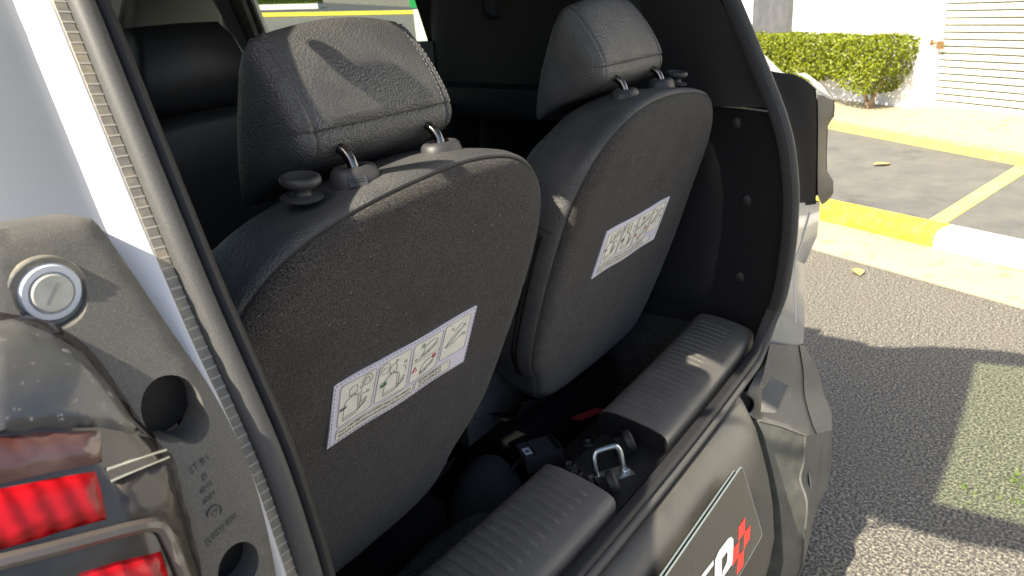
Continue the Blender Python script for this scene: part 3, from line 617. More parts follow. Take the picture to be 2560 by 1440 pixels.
ribs(TL, -.50, -.085, .0180, SILL, -.0022, .006, .0040)
ribs(TR, .150, .545, .0175, SILL, -.0052, .006, .0058)
# striker recess
m = MB(); m.box((.028, -.066, .686), (.176, .118, .006)); m.box((.03, -.01, .66), (.17, .012, .06)); lat = m.obj('latch_recess', TRIM, car, smooth=False)
def striker():
    b1, b2 = Vector((-.004, -.062, .688)), Vector((.036, -.088, .688)); h = Vector((.006, .012, .046))
    P = [b1, b1 + h * .7, b1 + h * .95 + (b2 - b1) * .1, b1 + h + (b2 - b1) * .25, b1 + h + (b2 - b1) * .75, b2 + h * .95 + (b1 - b2) * .1, b2 + h * .7, b2]
    m = MB(); m.tube(catmull(P, 5, False), .0043, 12); 
    for q in (b1, b2): m.lathe(q, [(.009, 0), (.009, .006), (.007, .009), (0, .009)], (0, 0, 1), 16)
    o = m.obj('striker', ZINC, car, label='bright zinc tailgate striker loop')
    m = MB(); M = Matrix.Rotation(R_(-33), 3, 'Z'); m.box((.016, -.075, .6905), (.070, .030, .003), M); m.obj('striker_plate', ZINC, o, smooth=False)
striker()
def bumpstop(c, s=1):
    c = Vector(c); P = [(.0, 0), (.0145, 0), (.0150, .004), (.0145, .008), (.012, .0105), (0, .0115)]; ax = Vector((.62, -.70, .36))
    m = MB(); m.lathe(c, [(r * s, h * s) for r, h in P], ax, 24); m.box(c + Vector((.0, .008, -.012)), (.026, .016, .03), Matrix.Rotation(R_(-40), 3, 'Z')); m.obj('bump_stop', RUBBERC, car, ang=50)
    m = MB(); m.lathe(c + ax.normalized() * .0112 * s + Vector((.001, 0, .004)), [(.0016, 0), (.0016, .0008), (0, .0008)], ax, 10); m.obj('stop_pin', mat('pin', (.005, .005, .005), .5), car)
bumpstop((.084, -.066, .712), 1.25); bumpstop((-.022, -.092, .708), 1.25)
m = MB()
for px, py in ((1470, 1110), (1425, 1165), (1440, 1185)):
    c = onZ(px, py, .69); m = MB(); m.lathe(c + Vector((0, 0, -.004)), [(.012, 0), (.012, .006), (.008, .009), (.004, .004), (0, .004)], (0, 0, 1), 18); m.obj('screw_cap', BLACKP, lat)
# ---------------- interior trim, right and left
def inner_side(sg):
    def xi(y, z): return sg * (.640 - .05 * max(0, (z - 1.15)) / .4 - .02 * max(0, -y) / .1)
    PO = [(-.13, .70), (-.15, .9), (-.145, 1.05), (-.11, 1.168), (.42, 1.20), (.42, .55), (-.02, .55)]
    t = sheet([(a, b) for a, b in PO], lambda y, z: Vector((xi(y, z), max(y, f(z) + .008), z)), (sg * .02, 0, 0), .04).obj('side_trim', TRIM, car)
    PU = [(-.115, 1.178), (-.05, 1.32), (.0, 1.42), (.06, 1.54), (.10, 1.62), (.34, 1.62), (.34, 1.47), (.26, 1.47), (.155, 1.43), (.145, 1.37), (.34, 1.345), (.34, 1.178)]
    sheet(PU, lambda y, z: Vector((sg * (.612 - .085 * max(0, z - 1.2) / .3 + .02 * min(1, max(0, y) / .2)), max(y, f(z) + .008), z)), (sg * .02, 0, 0), .03).obj('pillar_trim', mat('pillar_trim', (.026, .025, .028), .5, bump=[('n', 900, .25, .0004)]), car)
    for y, z in ((-.036, 1.143), (-.066, .986), (-.058, .814), (-.03, .66)):
        m = MB(); c = Vector((xi(y, z), y, z)); m.lathe(c, [(.0115, -.004), (.0115, .002), (.009, .0035), (.0, .004)], (-sg, -.25, .05), 20); m.obj('fastener', TRIM, t)
    m = MB(); m.box((sg * .60, .27, 1.186), (.06, .32, .012)); m.obj('trim_ledge', TRIM, t, smooth=False)
    PB = [tuple(p) for p in catmull([Vector(q) for q in ((.03, .74), (-.005, .86), (-.01, 1.0), (.02, 1.10), (.12, 1.13), (.26, 1.11), (.30, .95), (.28, .78), (.15, .72))], 4)]
    sheet(PB, lambda y, z: Vector((xi(y, z) - sg * .006 * min(1, dpoly((y, z), PB) / .025) ** .5, y, z)), (sg * .01, 0, 0), .02).obj('trim_bulge', TRIM, t)
inner_side(1); inner_side(-1)
def bodyx(z): return interp([(.2, .80), (.5, .84), (.95, .835), (1.05, .80), (1.55, .64), (1.66, .60)], z)
WIN = [[(.80, 1.04), (.80, 1.50), (.84, 1.535), (1.49, 1.545), (1.545, 1.04)], [(1.80, 1.04), (1.78, 1.545), (1.90, 1.545), (2.62, 1.10), (2.62, 1.04)], [(.17, 1.36), (.20, 1.455), (.30, 1.50), (.62, 1.53), (.62, 1.40)]]
ARCH = [(-.05, .30), (.02, .48), (.10, .58), (.25, .66), (.42, .66), (.58, .58), (.66, .48), (.70, .30)]
for sg in (1, -1):
    out = [(.06, 1.21), (.085, 1.30), (.115, 1.45), (.17, 1.65), (2.0, 1.65), (2.9, 1.06), (3.5, 1.0), (3.6, .30)] + list(reversed(ARCH)) + [(-.02, .45), (.0, .60), (.04, 1.0)]
    sheet(out, lambda y, z: Vector((sg * bodyx(z), y, z)), (-sg * .012, 0, 0), .08, WIN).obj('body_side', PAINT, car, ang=30)
    sheet([(.34, .56), (.34, 1.63), (2.2, 1.63), (2.75, 1.08), (2.75, .35), (.75, .35)], lambda y, z: Vector((sg * (bodyx(z) - .085 if z < 1.0 else bodyx(z) - .055), y, z)), (sg * .015, 0, 0), .08, [[(y + (.01 if 0 else 0), z) for y, z in w_] for w_ in WIN[:2]] + [[(.345, 1.42), (.345, 1.495), (.60, 1.51), (.60, 1.42)]]).obj('door_trim', BLACKP, car)
    for k, w_ in enumerate(WIN):
        sheet([(y, z) for y, z in w_], lambda y, z: Vector((sg * (bodyx(z) - .016), y, z)), (-sg * .004, 0, 0), .1).obj('side_window', CLEAR, car)
    # B-pillar, belt anchor
    m = MB(); m.loft([[Vector((sg * (bodyx(z) - .05 - d_), y + (z - 1.04) * s_, z)) for y, d_, s_ in ((1.57, 0, -.03), (1.60, .035, -.03), (1.74, .035, -.01), (1.77, 0, -.01))] for z in (1.0, 1.2, 1.4, 1.63)]); m.obj('pillar_cover', mat('pillar_grey', (.10, .105, .105), .5), car)
    # C-pillar mass
    m = MB(); m.loft([[Vector((sg * x, y, z)) for x, y in ((.70, .31), (.60, .33), (.585, .50), (.60, .70), (.64, .77), (.70, .78))] for z in (1.16, 1.22, 1.35, 1.48, 1.62)]); cp = m.obj('pillar_cover', BLACKP, car, ang=45)
    m = MB(); m.lathe((sg * .585, .52, 1.40), [(.030, 0), (.034, .006), (.026, .010), (.020, -.01), (0, -.012)], (-sg, -.5, 0), 24); m.obj('belt_guide', TRIM, cp)
    m = MB(); m.loft([[Vector((sg * (x_ + .0), y, z)) for y, z in ((.30, 1.16), (.30, 1.20), (.33, 1.222), (.75, 1.232), (.78, 1.21), (.78, 1.16))] for x_ in (.50, .51, .64, .66)]); m.obj('shelf', TRIM, cp, ang=40)
    m = MB(); m.box((sg * .655, .815, 1.225), (.05, .11, .20)); m.obj('belt_cover', mat('belt_cover', (.05, .06, .07), .5), car, smooth=False)
# roof, headliner, floor, dash
def rz(x, y): return 1.675 + .03 * math.cos(x * 2.4) - .02 * max(0, y - 1.2) ** 2 - .012
MB().grid([[Vector((x, y, rz(x, y))) for x in [-.61 + .122 * i for i in range(11)]] for y in [.13 + .19 * i for i in range(11)]]).obj('roof', PAINT, car)
MB().grid([[Vector((x, y, rz(x, y) - .05)) for x in [-.60 + .12 * i for i in range(11)]] for y in [.15 + .19 * i for i in range(11)]]).obj('headliner', HEADL, car)
m = MB(); m.box((0, 1.5, .42), (1.5, 3.1, .03)); m.box((0, .10, .50), (1.24, .22, .02)); m.obj('cabin_floor', CARPETD, car, smooth=False)
m = MB(); m.box((0, 2.75, .72), (1.5, .3, .66)); m.obj('dashboard', BLACKP, car, smooth=False)
MB().grid([[Vector((x, 2.75, 1.05)), Vector((x * .85, 2.05, 1.58))] for x in (-.72, -.36, 0, .36, .72)]).obj('windscreen', CLEAR, car)
MB().grid([[Vector((x, y, z - .15 * abs(x) ** 2)) for x in (-.8, -.5, -.2, .2, .5, .8)] for y, z in ((2.75, 1.06), (3.2, 1.02), (3.5, .95), (3.6, .75), (3.62, .35))]).obj('bonnet', PAINT, car)
for sx in (-1, 1):
    for yy in (.32, 2.95):
        m = MB(); m.lathe((sx * .70, yy, .31), [(.19, 0), (.27, 0), (.305, .02), (.31, .05), (.31, .15), (.305, .18), (.27, .20), (.19, .20)], (sx, 0, 0), 40); wh = m.obj('wheel', RUBBERC, car)
        m = MB(); m.lathe((sx * .72, yy, .31), [(0, .12), (.05, .13), (.06, .10), (.17, .15), (.19, .16), (.19, .10)], (sx, 0, 0), 30); m.obj('rim', mat('alloy', (.4, .4, .42), .3, .8), wh)
# wheel-well / side floor beside the seats
for sx in (-1, 1):
    m = MB(); m.loft([[Vector((sx * x, y, z)) for x, z in ((.64, .50), (.56, .50), (.55, .60), (.575, .66), (.64, .68))] for y in (.02, .10, .45, .6)]); m.obj('wheel_arch_trim', CARPETD, car)
# ---------------- tailgate, raised (above the frame; throws the shade)
HY, HZ = .165, 1.735; TH = R_(12)
def tg(u, v, w_=0):                                     # u across, v from hinge outwards, w normal (up)
    a = v; return Vector((u, HY - a * math.cos(TH) - w_ * math.sin(TH), HZ + a * math.sin(TH) + w_ * math.cos(TH) - .30 * max(0, a - .45) ** 2))
def tgw(v): return interp([(0, .50), (.12, .52), (.28, .60), (.5, .62), (.8, .58), (.9, .48)], v)
outl = [(-tgw(v), v) for v in (.02, .1, .25, .4, .5, .6, .7, .8, .87, .9)]; outl = outl + [(-u, v) for u, v in reversed(outl)]
gl = [(-.50, .40), (-.52, .74), (.52, .74), (.50, .40)]
tgo = sheet(outl, lambda u, v: tg(u, v, .03 - .10 * u * u), tuple(tg(0, .3, -.035) - tg(0, .3, 0)), .06, [gl]).obj('tailgate', PAINT, car)
sheet(gl, lambda u, v: tg(u, v, .025 - .10 * u * u), tuple(tg(0, .3, -.004) - tg(0, .3, 0)), .1).obj('rear_window', glass('tinted_glass', (.84, .92, .76)), tgo)
sheet([(-.50, .0), (-.46, -.12), (.46, -.12), (.50, .0), (.50, .08), (-.50, .08)], lambda u, v: tg(u, v, .045 - .10 * u * u), tuple(tg(0, .3, -.02) - tg(0, .3, 0)), .06).obj('spoiler', BLACKP, tgo)
for sx in (-1, 1):
    m = MB(); a = Vector((sx * .585, .045, 1.50)); b = tg(sx * .53, .42, -.02); m.tube([a, a.lerp(b, .5)], .011, 10); m.tube([a.lerp(b, .48), b], .006, 10); m.obj('gas_strut', BLACKP, car)

for sx in (-1, 1):
    m = MB(); m.tube([(sx * .500, .061, 1.558), (sx * .540, .059, 1.597), (sx * .583, .056, 1.637), (sx * .602, .055, 1.656), (sx * .57, .06, 1.70)], .0095, 10); m.obj('hinge_arm', BLACKP, car)
# ================================================================== SEATS
AL = R_(21); ZK = 1.25
SUv = Vector((0, -math.sin(AL), math.cos(AL))); BKv = Vector((0, -math.cos(AL), -math.sin(AL)))
def sw(x, s, n): return Vector((x, 0, ZK)) + SUv * s + BKv * n
OUT = [(.125, -.50), (.075, -.42), (.053, -.30), (.046, -.19), (.050, -.12), (.066, -.072), (.092, -.036), (.13, -.007), (.18, .011), (.25, .0195), (.33, .015), (.40, .005), (.455, -.010), (.497, -.033), (.526, -.066), (.545, -.115), (.556, -.20), (.566, -.30), (.570, -.42), (.560, -.51), (.530, -.57), (.46, -.588), (.34, -.59), (.22, -.585), (.155, -.555)]
OUTC = [tuple(p) for p in catmull([Vector(p) for p in OUT], 6)]
def offs(poly, d):
    n = len(poly); out = []; area = sum(poly[i - 1][0] * poly[i][1] - poly[i][0] * poly[i - 1][1] for i in range(n)); sgn = 1 if area > 0 else -1
    for i in range(n):
        tx, ty = poly[(i + 1) % n][0] - poly[i - 1][0], poly[(i + 1) % n][1] - poly[i - 1][1]; L = math.hypot(tx, ty); nx, ny = sgn * ty / L, -sgn * tx / L
        dd = d(ny) if callable(d) else d; out.append((poly[i][0] + nx * dd, poly[i][1] + ny * dd))
    return out
def lin(a, b): return lambda ny: a + (b - a) * max(0, min(1, ny * 1.3)) 
HPROF = [(.122, -.100), (.117, -.088), (.108, -.075), (.095, -.060), (.081, -.047), (.068, -.037), (.055, -.029), (.0475, -.0255), (.0450, -.0275), (.0425, -.0235), (.034, -.020), (.024, -.020), (.013, -.026), (.0, -.038), (-.015, -.052), (-.035, -.075), (-.058, -.097), (-.074, -.108), (-.079, -.113), (-.072, -.120), (-.04, -.126), (.0, -.130), (.04, -.130), (.08, -.129), (.105, -.125), (.118, -.120)]
def third_seat(sg, dx, side):
    lab = 'near third-row seat with its headrest partly in sun' if sg < 0 else 'far third-row seat beside the right trim panel'
    X = lambda x: sg * x + dx
    W = lambda x, s, n: sw(X(x), s, n)
    # backrest cover (leather)
    rings = []
    for d, n in ((lin(-.004, -.004), .052), (lin(.000, .000), .0545), (lin(.0035, .003), .055), (lin(.0075, .0050), .051), (lin(.011, .0040), .042), (lin(.0125, -.001), .028), (lin(.013, -.007), .014), (lin(.013, -.013), .0), (lin(.012, -.020), -.016), (lin(.009, -.028), -.032), (lin(.003, -.038), -.046), (lin(-.008, -.050), -.058), (lin(-.03, -.075), -.066), (lin(-.06, -.10), -.068)):
        rings.append([W(x, s, n + max(0, -.3 - s) * .0) for x, s in offs(OUTC, d)])
    m = MB(); m.loft(rings, True, True, True); cov = t = m.obj('rear_seat', LEATHER, car, ang=70, label=lab)
    # carpet back panel
    CP = offs(OUTC, -.0008)
    def cpn(x, s_): return .0685 - .0105 * (1 - min(1, dpoly((x, s_), CP) / .030)) ** 2 + .0006 * math.sin(x * 31) * math.sin(s_ * 23)
    sheet(CP, lambda x, s_: W(x, s_, cpn(x, s_)), tuple(BKv * -.008), .012).obj('back_panel', CARPET, t, ang=70)
    m = MB(); rl_ = random.Random(5)
    for k in range(46):
        x, s_ = rl_.uniform(.10, .52), rl_.uniform(-.50, -.04); q = W(x, s_, cpn(x, s_) + .0008); an = rl_.random() * 6.28; L_ = rl_.uniform(.0012, .004); d_ = Vector((math.cos(an), 0, 0)) * L_ + SUv * math.sin(an) * L_
        m.tube([q, q + d_ * .5 + BKv * .0006, q + d_], .00016, 4)
    m.obj('lint', mat('lint', (.45, .42, .36), .9), t); t.children[-1]['kind'] = 'stuff'
    # seam cord and zip on the inner flank
    m = MB(); m.tube([W(x, s, .0545) for x, s in offs(OUTC, .0012)], .0011, 6, True); m.obj('seam', LEATHER_F, t)
    fl = [p for p in offs(OUTC[:22], .0135)]
    m = MB(); m.tube([W(x, s, .030) for x, s in fl if s < -.17], .0022, 8); m.tube([W(x, s, .022) for x, s in fl if s < -.17], .0018, 8); m.obj('zip', BLACKP, t)
    # stitched seam across the flank where leather changes to cloth
    m = MB(); m.tube([W(.047 - .0135, -.165, n) for n in (.045, .03, .01, -.02)], .001, 6); m.obj('cross_seam', LEATHER_F, t)
    # lower skirt of the cover
    sk_ = [(x, s) for x, s in ((.10, -.56), (.16, -.59), (.30, -.60), (.46, -.598), (.55, -.57))]
    m = MB(); m.loft([[W(x, s + .02, .052), W(x, s - .012, .050), W(x, s - .05, .03), W(x, s - .06, -.03)] for x, s in sk_], False); m.obj('skirt', BLACKP, t)
    # cushion (forward, mostly hidden)
    m = MB(); cx, w_ = sg * .307 + dx, .25
    rr = []
    for a, zz in ((0, .62), (.02, .64), (.02, .70), (0, .735), (-.03, .745)):
        rr.append([Vector((cx + sx * (w_ + a * (1 if 1 else 0)), yy + (a if yy > .5 else -a), zz)) for sx, yy in ((-1, .25), (1, .25), (1, .60), (-1, .60))])
    m.loft(rr); m.obj('cushion', LEATHER, t, ang=50)
    m = MB(); m.box((cx, .36, .55), (.40, .36, .14)); m.obj('seat_base', BLACKP, t, smooth=False)
    # ---- headrest
    hc = .2875; cs, cn = .02, -.085
    secs = [(-.1150, .30), (-.1145, .58), (-.1120, .80), (-.1075, .93), (-.1030, .978), (-.0990, .996), (-.0968, .986), (-.0950, .962), (-.0932, .986), (-.0905, 1.0), (-.070, 1.0), (-.045, 1.0), (-.02, 1.0), (0, 1.0)]
    secs = secs + [(-a, b) for a, b in reversed(secs[:-1])]
    HP = [(s if s < .05 else .05 + (s - .05) * .72, n - (.012 * max(0, s - .045) / .063 if k < 8 else 0)) for k, (s, n) in enumerate(HPROF)]
    HP[0] = (HP[0][0], -.114)
    def hp_(a, b, crown, s, n):
        k = max(0, min(1, (s - .03) / .07)); return W(hc + a, cs + (s - cs) * b + crown * k - (1 - k) * crown * .35 * (1 if s > -.02 else 0), cn + (n - cn) * b)
    rings = []
    for a, b in secs:
        crown = .017 * (1 - (a / .115) ** 2) if abs(a) < .115 else 0; R0 = []
        for s, n in HP:
            R0.append(hp_(a, b, crown, s, n))
        rings.append(R0)
    m = MB(); m.loft(rings); hr = m.obj('headrest', LEATHER, t, ang=60)
    # stitching either side of the end seams
    for a, b in ((-.1012, .990), (-.0900, 1.001), (.0900, 1.001), (.1012, .990)):
        crown = .017 * (1 - (a / .115) ** 2); path = []
        HS = [Vector(q).lerp(Vector(q2), t_ / 12) for q, q2 in zip((HP[20:] + HP[:8])[:-1], (HP[20:] + HP[:8])[1:]) for t_ in range(12)]
        for s, n in HS:
            path.append(hp_(a, b * 1.004, crown, s, n))
        m = MB(); acc = 0
        for i in range(len(path) - 1):
            L = (path[i + 1] - path[i]).length
            if acc <= 0:
                d_ = (path[i + 1] - path[i]).normalized(); m.tube([path[i], path[i] + d_ * .0034], .00045, 5); acc = .0052
            acc -= L
        m.obj('stitching', STITCH, t)
    # posts, guides, release knob
    for k, px_ in enumerate((.3552, .2252)):
        P = [W(px_, s, n) for s, n in ((.012, -.055), (.0215, -.036), (.0255, -.022), (.0235, -.009), (.0155, .0005), (.004, .0055), (-.02, .0085))]
        m = MB(); m.tube(catmull(P, 5, False), .0056, 16); m.obj('headrest_post', CHROME, t)
        c = W(px_, .0015, .006); rg = []
        for rx, ry, h in ((.0268, .0205, -.008), (.0268, .0205, .001), (.0262, .0198, .0045), (.0242, .0178, .0088), (.0212, .0150, .0112), (.0170, .0118, .0118), (.0135, .0098, .0108), (.0122, .0090, .002)):
            rg.append([c + Vector((rx * math.copysign(abs(math.cos(a)) ** .92, math.cos(a)), ry * 1.08 * math.copysign(abs(math.sin(a)) ** .95, math.sin(a)), h * 1.35 if h > 0 else h)) for a in [2 * math.pi * q / 32 for q in range(32)]])
        m = MB(); m.loft(rg, True, True, False); gd = m.obj('post_guide', KNOBP, t, ang=45)
        m = MB(); m.lathe(c + Vector((0, 0, .006)), [(.0100, 0), (.0, 0)], (0, 0, 1), 16); m.obj('guide_bore', mat('bore', (.004, .004, .004), .8), t)
        if (k == 0) == (sg < 0):
            m = MB(); q = c + Vector((-.013, -.0180, .0035)); M = Matrix.Rotation(R_(-24), 3, 'Z') @ Matrix.Rotation(R_(-32), 3, 'X')
            m.box(q, (.019, .0035, .011), M); m.box(q + M @ Vector((0, -.002, .0022)), (.012, .001, .0010), M); m.box(q + M @ Vector((0, -.002, -.0002)), (.012, .001, .0010), M); m.obj('release_button', KNOBP, t, smooth=False)
    c = W(.42, -.0010, .004); ax = Vector((0, -.12, 1))
    m = MB(); m.lathe(c, [(.0, .0015), (.0195, .0), (.0200, .0015), (.0185, .0028), (.010, .0035), (.0088, .005), (.0080, .009), (.0105, .0115), (.0160, .0125), (.0186, .0150), (.0193, .0180), (.0182, .0208), (.0160, .0222), (.0140, .0218), (.0115, .0198), (.006, .0185), (0, .0182)], ax, 36); m.obj('release_knob', KNOBP, t, ang=60)
    # ---- instruction label sewn on the back panel
    LW, LH = .240, .094; x0 = -.297 * 1 - .12 if sg < 0 else .297 - .12
    if sg > 0: x0 += dx
    else: x0 += dx
    def lp(u, v, e=0):
        n = .0702 + .0006 * math.sin(u * 60 + 1) * math.sin(v * 50 + .5) + e
        return sw(x0 + u, -.288 + v + .0012 * math.sin(u * 40), n)
    nu, nv2 = 24, 10
    m = MB(); m.loft([[lp(LW * i / nu, 0, -.002)] + [lp(LW * i / nu, LH * j / nv2) for j in range(nv2 + 1)] + [lp(LW * i / nu, LH, -.002)] for i in range(nu + 1)], True, True, True); lb_ = m.obj('instruction_label', LABELM, t, ang=50, label='white sewn instruction label')
    def flat(poly, mt, name, e):
        P = resample(poly, .006); V = [Vector(p) for p in P]
        m = sheet(P, lambda u, v: lp(u, v, e), tuple(BKv * -.0003), .010); return m.obj(name, mt, t, smooth=True)
    def rr2(a, b, c, d, r=.004): return rrect((a + c) / 2, (b + d) / 2, c - a, d - b, r, 4)
    pans = [(.010, .0265, .062, .087), (.067, .0265, .120, .087), (.125, .0265, .175, .087), (.180, .0310, .230, .087), (.010, .006, .135, .0230), (.139, .006, .205, .0230)]
    for a in pans: flat(rr2(*a), CREAM, 'panel', .0004)
    ink = MB(); gin = MB(); rin = MB()
    def line(P, M_=ink, w_=.00028, closed=False): M_.tube([lp(u, v, .0009) for u, v in (P + [P[0]] if closed else P)], w_, 4)
    for a in pans: line(rr2(*a), w_=.00022, closed=True)
    line([(.125, .057), (.175, .057)], w_=.0002)
    def seatpic(cx, cy, s):
        T = lambda L: [(cx + u * s, cy + v * s) for u, v in L]
        line(T([(-.5, 0), (-.48, .75), (-.40, .9), (-.2, .98), (.05, 1), (.2, .93), (.28, .8), (.30, .02), (-.5, 0)]))
        line(T([(.05, 1), (.30, .93), (.42, .75), (.40, .15)])); line(T([(-.28, 1.1), (-.26, 1.45), (-.12, 1.55), (.08, 1.55), (.16, 1.42), (.14, 1.12), (-.28, 1.1)])); line(T([(-.16, 1.1), (-.16, .98)])); line(T([(.04, 1.1), (.04, .98)]))
        line(T([(.32, .05), (.75, .35), (.78, .5), (.45, .35)])); line(T([(.3, -.05), (.78, .28)])); line(T([(-.5, -.02), (-.5, -.14), (.3, -.12)])); line(T([(-.72, .52), (-.35, .55)]), w_=.00045); line(T([(-.72, .60), (-.35, .63)]), w_=.00045)
    def ring_(cx, cy, r, M_=ink, w_=.00026): line([(cx + r * math.cos(k * .5236), cy + r * math.sin(k * .5236)) for k in range(12)], M_, w_, True)
    seatpic(.031, .036, .027); seatpic(.093, .036, .0265)
    ring_(.049, .077, .0075); line([(.044, .073), (.047, .080), (.051, .080), (.053, .074)]); ring_(.077, .077, .0080); line([(.072, .074), (.076, .079), (.081, .077)])
    for q in ((.041, .070), (.052, .058), (.096, .080), (.112, .071), (.132, .061), (.196, .076), (.222, .058)): ring_(q[0], q[1], .0021)
    line([(.0415, .066), (.0415, .060)]); line([(.050, .057), (.044, .058)]); line([(.108, .067), (.113, .064), (.114, .058)])
    def fold(cx, cy, s):
        T = lambda L: [(cx + u * s, cy + v * s) for u, v in L]
        line(T([(-.9, -.5), (-.75, .2), (-.3, .65), (.4, .8), (.95, .62), (.9, .25), (.5, .05), (-.2, -.3), (-.9, -.5)])); line(T([(-.9, -.5), (-.85, -.8), (-.1, -.62), (.9, -.02), (.9, .25)])); line(T([(-.6, -.72), (-.6, -.45)])); line(T([(-.1, -.62), (-.2, -.3)]))
    fold(.154, .071, .0125); fold(.154, .041, .0125)
    line([(.186, .050), (.200, .064), (.214, .068), (.222, .075), (.212, .066), (.198, .055), (.186, .050)]); line([(.190, .048), (.204, .052), (.220, .060)]); line([(.200, .070), (.212, .078)]); line([(.214, .078), (.224, .070)]); line([(.142, .066), (.138, .059)])
    ring_(.141, .079, .0032, gin); line([(.1395, .079), (.1408, .0772), (.1430, .081)], gin, .0004); line([(.073, .052), (.0755, .049), (.080, .057)], gin, .00055); ring_(.0765, .0525, .0040, gin)
    line([(.128, .043), (.136, .043), (.132, .050)], rin, .0006, True); ring_(.166, .0505, .0032, rin, .0005); line([(.1638, .0505), (.1682, .0505)], rin, .0005)
    ink.obj('pictogram', INK, t, smooth=False); tag(gin.obj('green_mark', INKG, t, smooth=False), kind='stuff'); tag(rin.obj('red_mark', INKR, t, smooth=False), kind='stuff')
    m = MB()
    t1, t2 = ('ESQUERDO', 'IZQUIERDO') if sg < 0 else ('DIREITO', 'DERECHO')
    for s, u, v, sz, sp in (('FAÇA O MOVIMENTO AO INVERSO PARA O TRAVAMENTO', .0135, .0155, .0050, 1.0), ('REALIZAR EL MOVIMIENTO EN REVERSA PARA BLOQUEAR', .0135, .0092, .0050, 1.0), (t1, .145, .0160, .0068, 1.15), (t2, .145, .0088, .0068, 1.15)):
        V, F = textmesh(s, sz, 'LEFT', 0, sp, .00008); mxw = max(v_[0] for v_ in V); lim = .118 if u < .1 else .058; k = min(1.0, lim / mxw) if u < .1 else min(1.1, lim / mxw)
        m.add([lp(u + x * k, v + y, .0010) for x, y, _ in V], F)
    m.obj('lettering', INK, t, smooth=False)
    m = MB()                                              # sewing thread round the edge
    per = [(.0022, .0022), (LW - .0022, .0022), (LW - .0022, LH - .0022), (.0022, LH - .0022)]; pr = resample(per, .0030)
    for i, (u, v) in enumerate(pr):
        if i % 2 == 0: m.tube([lp(u, v, .0004), lp(pr[(i + 1) % len(pr)][0], pr[(i + 1) % len(pr)][1], .0004)], .00035, 4)
    m.obj('label_thread', STITCH if sg < 0 else WHITET, t, smooth=False)
    return t
third_seat(-1, 0, 'L'); third_seat(1, -.012, 'R')
# ---------------- second row and front seats (dark, further in)
def row_seat(name, c, w_, h0, h1, hw, hz, lab, cat, mt, lean=.12, group=None, y2=0):
    rings = []
    for a, b in ((-.06, .86), (-.05, .97), (-.02, 1), (.03, 1), (.06, .95), (.07, .85)):
        P = []
        for u, v in [tuple(p) for p in catmull([Vector(q) for q in ((-1, 0), (-1, .5), (-.99, .88), (-.93, .98), (-.5, 1.0), (.5, 1.0), (.93, .98), (.99, .88), (1, .5), (1, 0))], 3, False)]:
            z = h0 + (h1 - h0) * v; z = h0 + (z - h0) * (1 - (1 - b) * .25); P.append(Vector((c[0] + u * w_ / 2 * (1 - (1 - b) * .15), c[1] + a - lean * (v), z)))
        rings.append(P)
    t = MB().loft(rings).obj(name, mt, car, ang=60, label=lab)
    m = MB(); yb = c[1] - lean; rg = []
    for a, b in ((-1, .5), (-.98, .75), (-.93, .92), (-.86, 1), (0, 1.02), (.86, 1), (.93, .92), (.98, .75), (1, .5)):
        rg.append([Vector((c[0] + y2 + a * hw / 2 * (1 - .22 * max(0, p[1]) / .075), yb + .00 + p[0] * b, hz + .0 + p[1] * b)) for p in ((-.052, -.045), (-.056, 0), (-.045, .05), (-.02, .075), (.02, .075), (.045, .05), (.05, 0), (.045, -.06), (0, -.07), (-.035, -.062))])
    m.loft(rg); hr = m.obj('headrest', mt, t, ang=50)
    m = MB()
    for sx in (-.28, .28): m.tube([(c[0] + y2 + sx * hw, yb, h1 - .05), (c[0] + y2 + sx * hw, yb, hz - .03)], .006, 10)
    m.obj('headrest_post', CHROME, t)
    m = MB(); m.loft([[Vector((c[0] + sx * w_ / 2, y, z)) for y, z in ((c[1] - .02, .62), (c[1] + .02, .78), (c[1] + .45, .80), (c[1] + .50, .70), (c[1] + .45, .55), (c[1], .50))] for sx in (-1, -.9, .9, 1)]); m.obj('cushion', mt, t, ang=50)
    return t
ROW2 = mat('row2_leather', (.022, .022, .023), .5, bump=[('leather', 420, .4, .0005)])
s2 = row_seat('middle_seat', (-.02, .76, 0), .46, .55, 1.270, .215, 1.335, 'dark middle-row seat with low headrest behind the near pillar', 'car seat', ROW2, .10, 'middle-row seats', -.10)
row_seat('middle_seat', (.42, .76, 0), .38, .55, 1.20, .24, 1.12, 'dark middle-row seat between the two rear headrests', 'car seat', ROW2, .10, 'middle-row seats')
row_seat('front_seat', (.36, 1.62, 0), .46, .50, 1.33, .27, 1.43, 'grey front seat top at the upper left', 'car seat', GREYF, .14, 'front seats')

# ---------------- loose things in the load well
def rbox(m, c, d, r, M):
    P = rrect(0, 0, d[0], d[1], r, 4); m.loft([[Vector(c) + M @ Vector((u * k, v * k, h)) for u, v in P] for k, h in ((.95, -d[2] / 2), (1, -d[2] / 2 + r * .5), (1, d[2] / 2 - r * .4), (.975, d[2] / 2))])
bc = onZ(1350, 1135, .600); M = Matrix.Rotation(R_(-32), 3, 'Z')
cb = thing('control_box', bc + Vector((0, 0, -.03)), 'small black plastic box with a white sticker between the seats', 'box')
m = MB(); rbox(m, bc, (.078, .056, .034), .005, M); m.obj('case', mat('box_plastic', (.05, .05, .056), .4), cb, ang=40)
m = MB(); m.box(bc + M @ Vector((-.027, -.004, .0172)), (.014, .022, .001), M); stk = m.obj('sticker', mat('sticker', (.62, .64, .75), .6), cb, smooth=False)
m = MB()
for k in range(4): m.box(bc + M @ Vector((-.027, -.0005 - .0025 * k, .0180)), (.008, .0011, .0006), M)
m.obj('print', INK, stk, smooth=False)
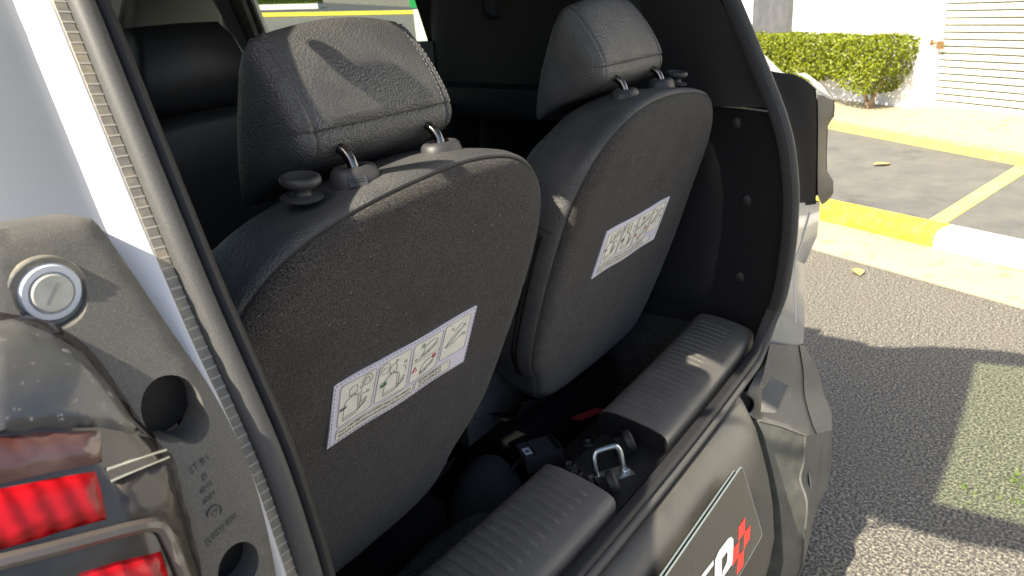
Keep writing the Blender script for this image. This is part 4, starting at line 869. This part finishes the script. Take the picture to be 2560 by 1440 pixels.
m = MB(); m.box(bc + M @ Vector((-.017, 0, .0172)), (.0015, .054, .0012), M); m.box(bc + M @ Vector((.030, 0, .0174)), (.010, .050, .0016), M); m.obj('rib', BLACKP, cb, smooth=False)
m = MB(); m.tube(catmull([bc + M @ Vector((-.04, 0, 0)), bc + Vector((-.07, .02, -.01)), bc + Vector((-.10, .0, -.05)), bc + Vector((-.09, -.05, -.08))], 5, False), .006, 8); m.obj('lead', BLACKP, cb)
# folded loose carpet on the floor
def fold_sheet(pxs, z, name, lab, mt, bump_=.02, cat='mat'):
    P = [(p.x, p.y) for p in (onZ(px, py, z) for px, py in pxs)]; c = Vector((sum(p[0] for p in P) / len(P), sum(p[1] for p in P) / len(P), z - .02))
    s = sheet(P, lambda x, y: Vector((x, y, z + bump_ * (math.sin(x * 37) * .4 + math.sin(y * 51 + x * 20) * .4) * min(1, dpoly((x, y), P) / .03) - .02 * max(0, 1 - dpoly((x, y), P) / .02))), (0, 0, -.012), .012)
    o = mk(name, s.V, s.F, mt, base=c); return tag(o, lab, cat)
fold_sheet([(960, 1440), (1060, 1335), (1140, 1285), (1200, 1258), (1240, 1268), (1262, 1300), (1180, 1370), (1090, 1470), (900, 1560), (860, 1520)], .628, 'carpet_mat', 'loose grey carpet offcut behind the near seat', CARPETD)
# hump of dark cover between the seats
hp = onZ(1215, 1180, .60)
m = MB(); rg = []
for k in range(9):
    t_ = k / 8 * math.pi / 2; rg.append([hp + Vector((.085 * math.cos(t_) * math.cos(a) * (1 + .1 * math.sin(3 * a)), .075 * math.cos(t_) * math.sin(a) * (1 + .08 * math.cos(4 * a + k * .3)), -.10 + .125 * math.sin(t_))) for a in [2 * math.pi * q / 28 for q in range(28)]])
m.loft(rg); o = m.obj('hinge_cover', mat('cover_cloth', (.02, .02, .024), .85, bump=[('n', 40, .5, .006)]), None, base=tuple(hp + Vector((0, 0, -.1)))); tag(o, 'rounded black cloth cover on the floor between the seats', 'cover')
# red strap end deep in the well
rp = onZ(1480, 1038, .60)
m = MB(); m.loft([[rp + Vector((dx, dy, dz)) for dx, dy, dz in ((-.03, .01, .0), (.03, -.015, .0), (.03, -.015, .003), (-.03, .01, .003))], [rp + Vector((dx, dy, dz)) for dx, dy, dz in ((-.02, .04, -.01), (.04, .015, -.01), (.04, .015, -.007), (-.02, .04, -.007))]])
o = m.obj('red_strap', mat('red_web', (.25, .01, .015), .8), None, base=tuple(rp)); tag(o, 'dark red strap end deep in the load well', 'strap')
